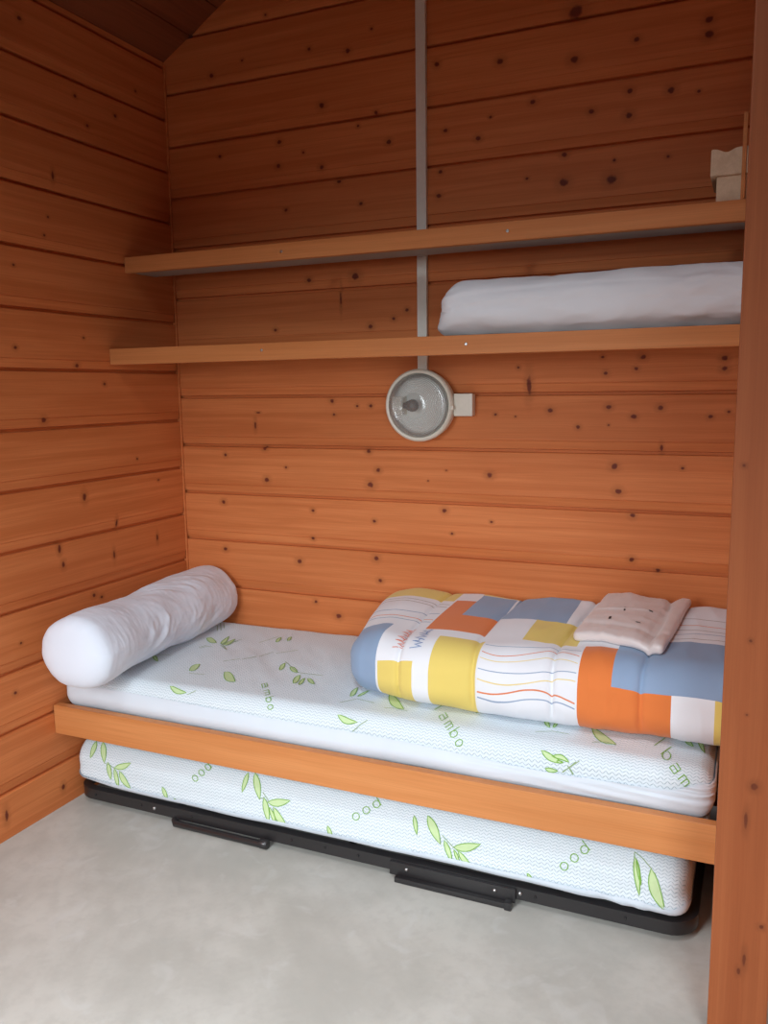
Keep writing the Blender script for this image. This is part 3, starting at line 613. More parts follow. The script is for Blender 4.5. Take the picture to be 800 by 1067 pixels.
PU = [('leaf',[(.1632,-.0529),(.1746,-.0555),(.1803,-.0529),(.1823,-.0469),(.1811,-.0378),(.1775,-.0265),(.1721,-.0134),(.1648,.0016)],[(.1632,-.0529),(.1522,-.0348),(.147,-.0221),(.1455,-.0126),(.1471,-.006),(.1513,-.0018),(.1571,.0007),(.1648,.0016)]),('leaf',[(.1946,-.0079),(.2037,-.0206),(.2121,-.0301),(.22,-.0374),(.2275,-.043),(.2348,-.0473),(.2419,-.0506),(.2488,-.0529)],[(.1946,-.0079),(.2011,-.0081),(.2083,-.0116),(.216,-.0171),(.224,-.0244),(.2321,-.033),(.2404,-.0426),(.2488,-.0529)]),('leaf',[(.4046,-.0913),(.4139,-.0915),(.4183,-.0872),(.4194,-.0799),(.4177,-.0698),(.4134,-.0573),(.4077,-.0434),(.4009,-.0283)],[(.4046,-.0913),(.3942,-.0733),(.3887,-.0597),(.3865,-.0492),(.3867,-.0409),(.3897,-.0351),(.3943,-.0307),(.4009,-.0283)]),('leaf',[(.5227,-.0661),(.5386,-.0929),(.5523,-.1111),(.5645,-.1232),(.575,-.1296),(.5844,-.1317),(.5929,-.1305),(.6007,-.1264)],[(.5227,-.0661),(.5307,-.0614),(.5408,-.0644),(.5519,-.0718),(.5636,-.0826),(.5755,-.0955),(.5878,-.1099),(.6007,-.1264)]),('leaf',[(.4208,-.2166),(.4318,-.2298),(.4416,-.2383),(.451,-.2433),(.4604,-.2448),(.4699,-.2433),(.4793,-.2395),(.4887,-.234)],[(.4208,-.2166),(.4305,-.2167),(.4405,-.2195),(.4505,-.2229),(.4603,-.2262),(.4699,-.2291),(.4794,-.2315),(.4887,-.234)]),('leaf',[(.2546,.2142),(.2707,.1964),(.2831,.1855),(.2932,.179),(.3014,.1761),(.308,.1762),(.3136,.1784),(.318,.1827)],[(.2546,.2142),(.2568,.2231),(.2627,.225),(.2709,.2225),(.2807,.2164),(.292,.2073),(.3044,.1962),(.318,.1827)]),('leaf',[(.3394,.1775),(.3455,.181),(.3479,.1878),(.3474,.1974),(.3443,.2095),(.3376,.2247),(.3292,.2418),(.3192,.2604)],[(.3394,.1775),(.332,.1932),(.3277,.2062),(.3252,.2177),(.3232,.2288),(.3216,.2395),(.3201,.2502),(.3192,.2604)]),('leaf',[(.3555,.1703),(.3644,.1708),(.3697,.1752),(.3718,.1832),(.3716,.1939),(.3695,.2068),(.3656,.222),(.3586,.2404)],[(.3555,.1703),(.3531,.1833),(.353,.1939),(.3534,.2038),(.3546,.213),(.3562,.2219),(.3576,.231),(.3586,.2404)]),('leaf',[(.5157,.2592),(.5201,.2609),(.5222,.2651),(.5225,.271),(.5205,.2792),(.5177,.2882),(.5125,.2998),(.5067,.3121)],[(.5157,.2592),(.5094,.2715),(.5057,.2815),(.504,.2894),(.504,.2957),(.5039,.3021),(.5048,.3076),(.5067,.3121)]),('leaf',[(.5487,.2843),(.5525,.2853),(.5536,.2892),(.5531,.2946),(.551,.3016),(.5471,.3104),(.5426,.3198),(.5375,.3299)],[(.5487,.2843),(.5425,.2951),(.5379,.3046),(.5353,.3121),(.5343,.3181),(.5343,.323),(.5353,.3271),(.5375,.3299)]),('leaf',[(.6729,.0147),(.6761,.0195),(.6765,.0265),(.6753,.0347),(.6729,.0437),(.669,.054),(.6648,.0645),(.6589,.0765)],[(.6729,.0147),(.665,.028),(.6597,.0395),(.6571,.0486),(.6557,.057),(.6561,.064),(.6572,.0704),(.6589,.0765)]),('leaf',[(.6921,.0488),(.7009,.0353),(.709,.0258),(.7161,.0193),(.7228,.0152),(.7288,.0132),(.7346,.0124),(.7398,.0131)],[(.6921,.0488),(.6971,.052),(.7029,.0511),(.7094,.0474),(.7166,.0411),(.7242,.0329),(.7319,.0236),(.7398,.0131)]),('leaf',[(.774,-.0747),(.7783,-.0699),(.7786,-.0618),(.7767,-.0519),(.7732,-.0407),(.7688,-.029),(.7632,-.0161),(.7565,-.0023)],[(.774,-.0747),(.7644,-.0589),(.7576,-.0451),(.7539,-.0338),(.7523,-.0241),(.7525,-.0159),(.7539,-.0087),(.7565,-.0023)]),('leaf',[(.7954,-.0792),(.7976,-.0743),(.7978,-.0676),(.7967,-.0599),(.7944,-.0511),(.7913,-.0416),(.7876,-.0315),(.7832,-.0207)],[(.7954,-.0792),(.7891,-.0671),(.7849,-.0566),(.7825,-.0476),(.7816,-.04),(.7812,-.0328),(.782,-.0266),(.7832,-.0207)]),('leaf',[(.7936,-.0213),(.801,-.0332),(.8081,-.042),(.8142,-.0481),(.8202,-.0525),(.8258,-.0553),(.8311,-.057),(.8362,-.0575)],[(.7936,-.0213),(.7986,-.0199),(.804,-.0217),(.8098,-.0257),(.8162,-.0318),(.8225,-.0392),(.8293,-.0479),(.8362,-.0575)]),('leaf',[(.9824,-.11),(.9859,-.1044),(.9868,-.0964),(.9859,-.0868),(.9835,-.0758),(.98,-.0638),(.9757,-.051),(.9708,-.0376)],[(.9824,-.11),(.9755,-.0954),(.9712,-.0829),(.9687,-.0719),(.9677,-.0621),(.9678,-.0532),(.9688,-.045),(.9708,-.0376)]),('leaf',[(.9944,-.227),(1.0027,-.2398),(1.0108,-.248),(1.0193,-.2526),(1.0282,-.2538),(1.0378,-.2521),(1.0476,-.2482),(1.0576,-.2424)],[(.9944,-.227),(1.0037,-.2269),(1.0129,-.2293),(1.022,-.2324),(1.031,-.2354),(1.04,-.2381),(1.0488,-.2402),(1.0576,-.2424)]),('leaf',[(1.0016,-.1024),(1.0052,-.0975),(1.0076,-.0909),(1.0095,-.0836),(1.0109,-.0753),(1.0118,-.0665),(1.0125,-.0572),(1.013,-.0476)],[(1.0016,-.1024),(1.0005,-.0911),(1.0008,-.0815),(1.002,-.073),(1.004,-.0657),(1.0066,-.0591),(1.0096,-.0531),(1.013,-.0476)]),('leaf',[(1.0797,-.0531),(1.0918,-.0842),(1.104,-.1075),(1.1159,-.1246),(1.1275,-.1355),(1.1388,-.1413),(1.15,-.1435),(1.1612,-.1428)],[(1.0797,-.0531),(1.0915,-.0571),(1.1032,-.0668),(1.1148,-.0795),(1.1266,-.0942),(1.1382,-.1098),(1.1497,-.1258),(1.1612,-.1428)]),('leaf',[(1.3181,-.057),(1.3214,-.0634),(1.3246,-.068),(1.3277,-.0714),(1.3307,-.0737),(1.3336,-.0751),(1.3366,-.0759),(1.3394,-.0762)],[(1.3181,-.057),(1.321,-.056),(1.324,-.0569),(1.327,-.0591),(1.33,-.0623),(1.3331,-.0663),(1.3363,-.071),(1.3394,-.0762)]),('leaf',[(1.3549,-.0973),(1.3574,-.0922),(1.3582,-.0859),(1.3581,-.0788),(1.357,-.071),(1.3552,-.0626),(1.3529,-.0537),(1.3502,-.0445)],[(1.3549,-.0973),(1.3511,-.0875),(1.3488,-.0788),(1.3476,-.0708),(1.3473,-.0636),(1.3478,-.0569),(1.3487,-.0505),(1.3502,-.0445)]),('leaf',[(1.376,-.0437),(1.3791,-.0515),(1.3823,-.0573),(1.3856,-.0618),(1.3889,-.0652),(1.3921,-.0677),(1.3954,-.0696),(1.3988,-.0709)],[(1.376,-.0437),(1.3795,-.0438),(1.3828,-.0459),(1.3862,-.0492),(1.3894,-.0536),(1.3926,-.0588),(1.3957,-.0645),(1.3988,-.0709)]),('leaf',[(1.5368,-.0782),(1.5387,-.0888),(1.5413,-.0969),(1.5442,-.1034),(1.5475,-.1087),(1.551,-.113),(1.5547,-.1166),(1.5587,-.1196)],[(1.5368,-.0782),(1.5411,-.0797),(1.5449,-.0834),(1.5482,-.0887),(1.5512,-.0952),(1.5539,-.1026),(1.5564,-.1108),(1.5587,-.1196)]),('leaf',[(1.5672,-.1162),(1.5696,-.1124),(1.571,-.1074),(1.5718,-.1016),(1.572,-.0952),(1.5718,-.0881),(1.5712,-.0807),(1.5703,-.0729)],[(1.5672,-.1162),(1.5657,-.1077),(1.5651,-.1004),(1.5652,-.0938),(1.5659,-.0879),(1.5671,-.0825),(1.5686,-.0775),(1.5703,-.0729)]),('leaf',[(1.5606,-.2366),(1.5664,-.2484),(1.5729,-.2565),(1.5801,-.2619),(1.5881,-.2648),(1.5968,-.266),(1.606,-.2659),(1.6157,-.2648)],[(1.5606,-.2366),(1.5697,-.2376),(1.5781,-.2408),(1.5861,-.2451),(1.5938,-.2499),(1.6013,-.2548),(1.6086,-.2597),(1.6157,-.2648)]),('leaf',[(1.5882,-.25),(1.5942,-.2526),(1.6005,-.2538),(1.6068,-.2546),(1.6131,-.2556),(1.6192,-.257),(1.6253,-.2587),(1.6313,-.2604)],[(1.5882,-.25),(1.5957,-.2444),(1.6027,-.2415),(1.6092,-.241),(1.6153,-.2432),(1.621,-.2476),(1.6264,-.2536),(1.6313,-.2604)]),('leaf',[(1.573,-.2864),(1.5769,-.2906),(1.581,-.293),(1.5854,-.294),(1.59,-.2936),(1.5947,-.2922),(1.5995,-.2899),(1.6044,-.2869)],[(1.573,-.2864),(1.5779,-.2841),(1.5825,-.2833),(1.587,-.2833),(1.5915,-.2838),(1.5958,-.2846),(1.6002,-.2856),(1.6044,-.2869)]),('leaf',[(1.6592,-.0815),(1.6687,-.1129),(1.6785,-.1354),(1.6884,-.1507),(1.6986,-.1593),(1.7092,-.1623),(1.7202,-.1611),(1.7314,-.1568)],[(1.6592,-.0815),(1.6705,-.0865),(1.6813,-.0968),(1.6917,-.1089),(1.7019,-.1213),(1.7119,-.1334),(1.7217,-.1448),(1.7314,-.1568)]),('leaf',[(1.8809,-.0432),(1.8821,-.0596),(1.8844,-.0722),(1.8874,-.082),(1.8912,-.0892),(1.8957,-.0942),(1.9006,-.0976),(1.9059,-.0997)],[(1.8809,-.0432),(1.886,-.0471),(1.8901,-.0537),(1.8938,-.0617),(1.8972,-.0706),(1.9003,-.08),(1.9032,-.0896),(1.9059,-.0997)]),('leaf',[(1.9142,-.0474),(1.9147,-.0621),(1.9163,-.0749),(1.9185,-.0864),(1.9213,-.0967),(1.9245,-.1057),(1.928,-.114),(1.9317,-.1207)],[(1.9142,-.0474),(1.9189,-.0553),(1.9225,-.0643),(1.9253,-.0742),(1.9275,-.0851),(1.9293,-.0968),(1.9306,-.1085),(1.9317,-.1207)]),('leaf',[(1.6009,-.2618),(1.6029,-.264),(1.6051,-.2653),(1.6073,-.2658),(1.6096,-.2656),(1.6119,-.2648),(1.6143,-.2635),(1.6168,-.2619)],[(1.6009,-.2618),(1.6033,-.2605),(1.6056,-.26),(1.6078,-.26),(1.6101,-.2602),(1.6123,-.2607),(1.6146,-.2612),(1.6168,-.2619)]),('stem',[(.1986,-.0957),(.1915,-.0668),(.1843,-.0373),(.1779,-.0079),(.2015,-.0),(.2248,.0079),(.2472,.0166)]),('stem',[(.418,-.1122),(.4376,-.1106),(.4568,-.1089),(.4752,-.1065)]),('stem',[(.2968,.1114),(.3017,.1201),(.3069,.1286),(.3121,.137),(.3195,.1372),(.3269,.1374),(.3342,.1375)]),('stem',[(.3341,.1852),(.3542,.1678),(.3739,.1508),(.3933,.134)]),('stem',[(.3692,.1502),(.373,.1824),(.3777,.2145),(.3811,.2485)]),('stem',[(.494,-.2422),(.5025,-.2349),(.5105,-.2273),(.5182,-.2194)]),('stem',[(.151,-.2011),(.1677,-.2156),(.1809,-.2279),(.1926,-.2394)]),('stem',[(.2889,.1182),(.2934,.127),(.298,.1358),(.3028,.1445)]),('stem',[(.347,.165),(.3647,.1524),(.3822,.1398),(.3996,.1273)]),('stem',[(.3494,.1717),(.3592,.1896),(.3691,.2077),(.3783,.2266)]),('stem',[(.4599,.2368),(.4671,.2524),(.4752,.2672),(.4811,.2844),(.4847,.2951),(.4894,.3047),(.4926,.3159)]),('stem',[(.6556,.0861),(.6841,.0614),(.712,.0372),(.7398,.0131),(.769,.0141),(.7984,.0148),(.8286,.0142)]),('stem',[(.9752,-.1639),(.9868,-.1494),(.9983,-.1345),(1.01,-.1198),(1.0295,-.1237),(1.0488,-.1274),(1.0678,-.1311)]),('stem',[(1.045,-.2734),(1.0524,-.2663),(1.0595,-.259),(1.066,-.251),(1.0727,-.2441),(1.0792,-.2369),(1.0855,-.2295)]),('stem',[(1.1073,-.154),(1.118,-.1512),(1.1287,-.1484),(1.1395,-.1457),(1.1516,-.1472),(1.1637,-.1488),(1.1758,-.1504)]),('stem',[(1.5303,-.1581),(1.5433,-.152),(1.5564,-.146),(1.5694,-.14),(1.5839,-.1408),(1.5983,-.1413),(1.6125,-.1419)]),('stem',[(1.6162,-.2885),(1.6268,-.2777),(1.6372,-.2668),(1.6472,-.2549)]),('stem',[(1.6305,-.2717),(1.6345,-.2772),(1.6385,-.2826),(1.6424,-.288)]),('stem',[(1.6758,-.1672),(1.6864,-.1628),(1.697,-.1584),(1.7076,-.1538),(1.7159,-.1569),(1.7241,-.16),(1.7323,-.163)]),('stem',[(1.6148,-.2879),(1.6286,-.2761),(1.6422,-.264),(1.6552,-.2505)]),('stem',[(1.6276,-.2688),(1.6321,-.276),(1.6366,-.2831),(1.641,-.2902)]),('stem',[(.201,.3589),(.2143,.3395),(.2278,.3201),(.2415,.3007)]),('stem',[(.1921,.3926),(.2113,.3655),(.231,.3382),(.2507,.311)]),('stem',[(.2035,.3968),(.2176,.3773),(.2319,.3575),(.2465,.3377)]),('stem',[(.4583,.0203),(.4719,.0329),(.4856,.0455),(.499,.0585)]),('stem',[(.5091,.0572),(.5181,.0717),(.5274,.086),(.5371,.1002)]),('stem',[(.5434,.1042),(.547,.1261),(.5543,.1448),(.5644,.1609)]),('stem',[(.5798,.1515),(.6005,.166),(.6182,.1837),(.6353,.2023)]),('line',[(.6968,-.1004),(.7064,-.1135),(.716,-.1264),(.7113,-.1334),(.7069,-.1406),(.6973,-.1277),(.6875,-.1147),(.6899,-.1106),(.6925,-.1067),(.7022,-.1198),(.7117,-.1327)]),('line',[(.7225,-.1615),(.7269,-.1541),(.7316,-.1468)]),('line',[(.7305,-.1484),(.7343,-.1521),(.7382,-.1558),(.7398,-.1596),(.7415,-.1633),(.7376,-.1699),(.7337,-.1764)]),('line',[(.7415,-.1633),(.7449,-.1664),(.7482,-.1694),(.7504,-.1738),(.7526,-.1783),(.7488,-.1849),(.7442,-.1907)]),('line',[(.772,-.1854),(.7635,-.1958),(.7532,-.2046)]),('ring',[(.7708,-.2183),(.7737,-.2148),(.7743,-.2095),(.7724,-.2041),(.7683,-.1996),(.7636,-.1978),(.7596,-.1991),(.7573,-.2033),(.757,-.2087),(.7588,-.2141),(.7622,-.2179),(.7665,-.2195)]),('ring',[(.7846,-.2462),(.788,-.243),(.7894,-.2386),(.7884,-.234),(.7854,-.2305),(.7812,-.2291),(.777,-.2302),(.7738,-.2336),(.7725,-.2381),(.7734,-.2427),(.7762,-.246),(.7803,-.2472)]),('line',[(1.2396,-.0614),(1.2463,-.0607),(1.253,-.06),(1.2473,-.0879),(1.2419,-.1156)]),('line',[(1.2746,-.1229),(1.2833,-.1364),(1.2918,-.1495),(1.2883,-.1652),(1.2848,-.1806),(1.2764,-.1679),(1.2679,-.155),(1.2698,-.1463),(1.2717,-.1376),(1.2803,-.1507),(1.2887,-.1637)]),('line',[(1.2965,-.1981),(1.3019,-.1852),(1.3058,-.1698)]),('line',[(1.305,-.1734),(1.3084,-.1762),(1.3118,-.179),(1.3132,-.1837),(1.3144,-.1878),(1.3093,-.199),(1.3035,-.2088)]),('line',[(1.3144,-.1878),(1.3172,-.1897),(1.3199,-.1916),(1.3212,-.1959),(1.3222,-.1999),(1.3163,-.2095),(1.3101,-.2185)]),('line',[(1.34,-.1965),(1.3292,-.2139),(1.3173,-.2294)]),('ring',[(1.336,-.2367),(1.3391,-.2311),(1.3398,-.2246),(1.338,-.219),(1.334,-.2159),(1.3292,-.2162),(1.3248,-.2199),(1.3219,-.2258),(1.3212,-.2323),(1.3229,-.2376),(1.3266,-.2404),(1.3314,-.2401)]),('ring',[(1.3529,-.2619),(1.3565,-.2572),(1.3578,-.2516),(1.3563,-.2467),(1.3527,-.244),(1.348,-.2444),(1.3433,-.2476),(1.3399,-.2528),(1.3387,-.2584),(1.3398,-.2627),(1.3432,-.2651),(1.348,-.2648)]),('line',[(1.8245,-.071),(1.8315,-.0719),(1.8384,-.0728),(1.8281,-.1011),(1.818,-.1287)]),('line',[(1.8571,-.1192),(1.8468,-.1462),(1.8368,-.1729)]),('ring',[(1.8578,-.1922),(1.86,-.1817),(1.8596,-.1691),(1.8567,-.1579),(1.8522,-.151),(1.8471,-.1505),(1.843,-.1563),(1.8409,-.167),(1.8414,-.1797),(1.8443,-.1909),(1.8487,-.1969),(1.8537,-.1973)]),('line',[(1.8747,-.2028),(1.8804,-.2142),(1.8861,-.2244),(1.8794,-.2342),(1.8726,-.2435),(1.8671,-.2343),(1.8615,-.2247),(1.8652,-.219),(1.8688,-.2132),(1.8745,-.2235),(1.88,-.2332)]),('line',[(1.8815,-.2577),(1.8886,-.2487),(1.8955,-.2393)]),('line',[(1.894,-.2415),(1.8967,-.2437),(1.8994,-.2458),(1.8999,-.249),(1.9004,-.252),(1.8942,-.2597),(1.8879,-.2668)]),('line',[(1.9004,-.252),(1.9028,-.2536),(1.9053,-.2552),(1.906,-.2585),(1.9068,-.2617),(1.9005,-.2686),(1.8941,-.2749)])]
